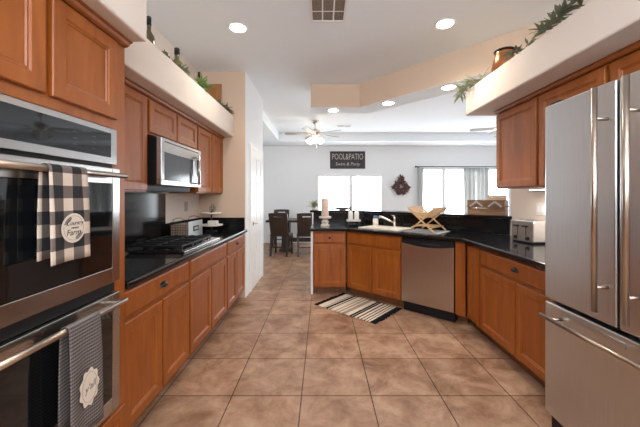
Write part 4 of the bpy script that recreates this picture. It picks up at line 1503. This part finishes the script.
LZ = 2.41
garland('sprig of dark leaves lying along the left ledge before the green bottle cluster', [(-1.235, 2.58, LZ + 0.03), (-1.225, 2.66, LZ + 0.04), (-1.225, 2.76, LZ + 0.04)], 55, 0.05, 0.09, 'leaf', 0.3)
garland('bright green bushy sprig spilling over the middle of the left ledge', [(-1.21, 2.98, LZ + 0.02), (-1.195, 3.03, LZ + 0.06), (-1.175, 3.08, LZ + 0.04)], 80, 0.05, 0.11, 'leaf3', 0.25, 0.6)
garland('green leaf sprig at the end of the left ledge before the tan wall', [(-1.215, 3.45, LZ + 0.012), (-1.205, 3.7, LZ + 0.02), (-1.20, 3.98, LZ + 0.015)], 70, 0.06, 0.11, 'leaf', 0.28, 0.4)


def bottle(label, x, y, z, h, r, mat):
    t_ = thing('glass_bottle', label, 'bottle', (x, y, z), 0, 'bottles on the left ledge')
    obj('glass', MB().lathe([(r * 0.9, 0), (r, 0.01), (r, h * 0.48), (r * 0.82, h * 0.58), (r * 0.34, h * 0.68), (r * 0.33, h * 0.96), (r * 0.4, h * 0.97), (r * 0.4, h * 0.98)], (0, 0, 0), 20), mat, t_)
    obj('foil_cap', MB().lathe([(r * 0.38, h * 0.805), (r * 0.38, h * 0.955)], (0, 0, 0), 14), 'black', t_)
    obj('stopper', MB().lathe([(r * 0.3, h * 0.981), (r * 0.3, h * 1.0)], (0, 0, 0), 12), 'black', t_)


bottle('tall brown bottle on the left ledge, nearest the oven tower', -1.37, 2.42, LZ + 0.0005, 0.36, 0.045, 'brownglass')
bottle('dark olive wine bottle on the left ledge above the microwave cabinet', -1.37, 2.887, LZ + 0.0005, 0.335, 0.062, 'olive')
bottle('dark bottle tip rising behind the bright green sprig', -1.40, 3.48, LZ + 0.0005, 0.35, 0.04, 'brownglass')
gd = thing('olive_ball', 'small olive green ball on the left ledge between the bottles', 'ornament', (-1.25, 2.42, LZ + 0.0005))
obj('ball', MB().lathe([(0.001, 0)] + [(0.043 * sin(pi * i / 10), 0.043 - 0.043 * cos(pi * i / 10)) for i in range(1, 10)] + [(0.001, 0.086)], (0, 0, 0), 16), 'olive', gd)
obj('twig', MB().cyl((0, 0, 0.0855), (0.004, 0, 0.10), 0.003, n=6), 'iron', gd)
cb = thing('cutting_board', 'orange-brown wooden board leaning on the tan end wall on the left ledge', 'board', (-1.43, ENDY - 0.002, LZ + 0.0005))
mb = MB()
mb.box(-0.105, -0.02, 0, 0.105, 0, 0.42)
for v in mb.bm.verts:
    v.co.y -= 0.045 * (1 - v.co.z / 0.42)
obj('board', mb, 'board', cb, 0.008, 3)

RZ = 2.452
garland('pale drooping leaf sprig at the free end of the right ledge', [(1.57, 2.95, RZ + 0.02), (1.54, 3.05, RZ + 0.04), (1.51, 3.15, RZ + 0.035), (1.485, 3.24, RZ + 0.0), (1.48, 3.28, RZ - 0.05)], 90, 0.07, 0.16, 'leaf2', 0.17, 0.45)
garland('short olive sprig just behind the copper jug on the right ledge', [(1.545, 2.51, RZ + 0.03), (1.54, 2.45, RZ + 0.05), (1.54, 2.38, RZ + 0.03)], 30, 0.06, 0.10, 'leaf', 0.28, 0.4)
garland('tiny stray leaf stem lying on the middle of the right ledge', [(1.525, 2.27, RZ + 0.02), (1.525, 2.20, RZ + 0.022)], 8, 0.04, 0.07, 'leaf', 0.3, 0.4)
garland('long full eucalyptus branch along the near part of the right ledge', [(1.525, 2.10, RZ + 0.02), (1.53, 2.02, RZ + 0.05), (1.535, 1.92, RZ + 0.075), (1.54, 1.82, RZ + 0.08), (1.55, 1.70, RZ + 0.07), (1.56, 1.58, RZ + 0.06), (1.57, 1.45, RZ + 0.05)], 125, 0.06, 0.12, 'leaf', 0.3, 0.5)
cj = thing('copper_jug', 'lidded copper jug with dark rim on the right ledge', 'jug', (1.61, 2.70, RZ + 0.0005))
obj('jug_body', MB().lathe([(0.10, 0), (0.105, 0.008), (0.086, 0.10), (0.072, 0.155), (0.076, 0.168)], (0, 0, 0), 26), 'copper', cj)
obj('rim', MB().lathe([(0.076, 0.1683), (0.083, 0.173), (0.083, 0.180), (0.066, 0.184), (0.012, 0.188), (0.014, 0.200), (0.006, 0.204)], (0, 0, 0), 26), 'bronze', cj)
obj('handle', MB().tube([(0.05, -0.055, 0.155), (0.085, -0.09, 0.15), (0.092, -0.097, 0.09), (0.07, -0.072, 0.045)], 0.008, 8), 'copper', cj)
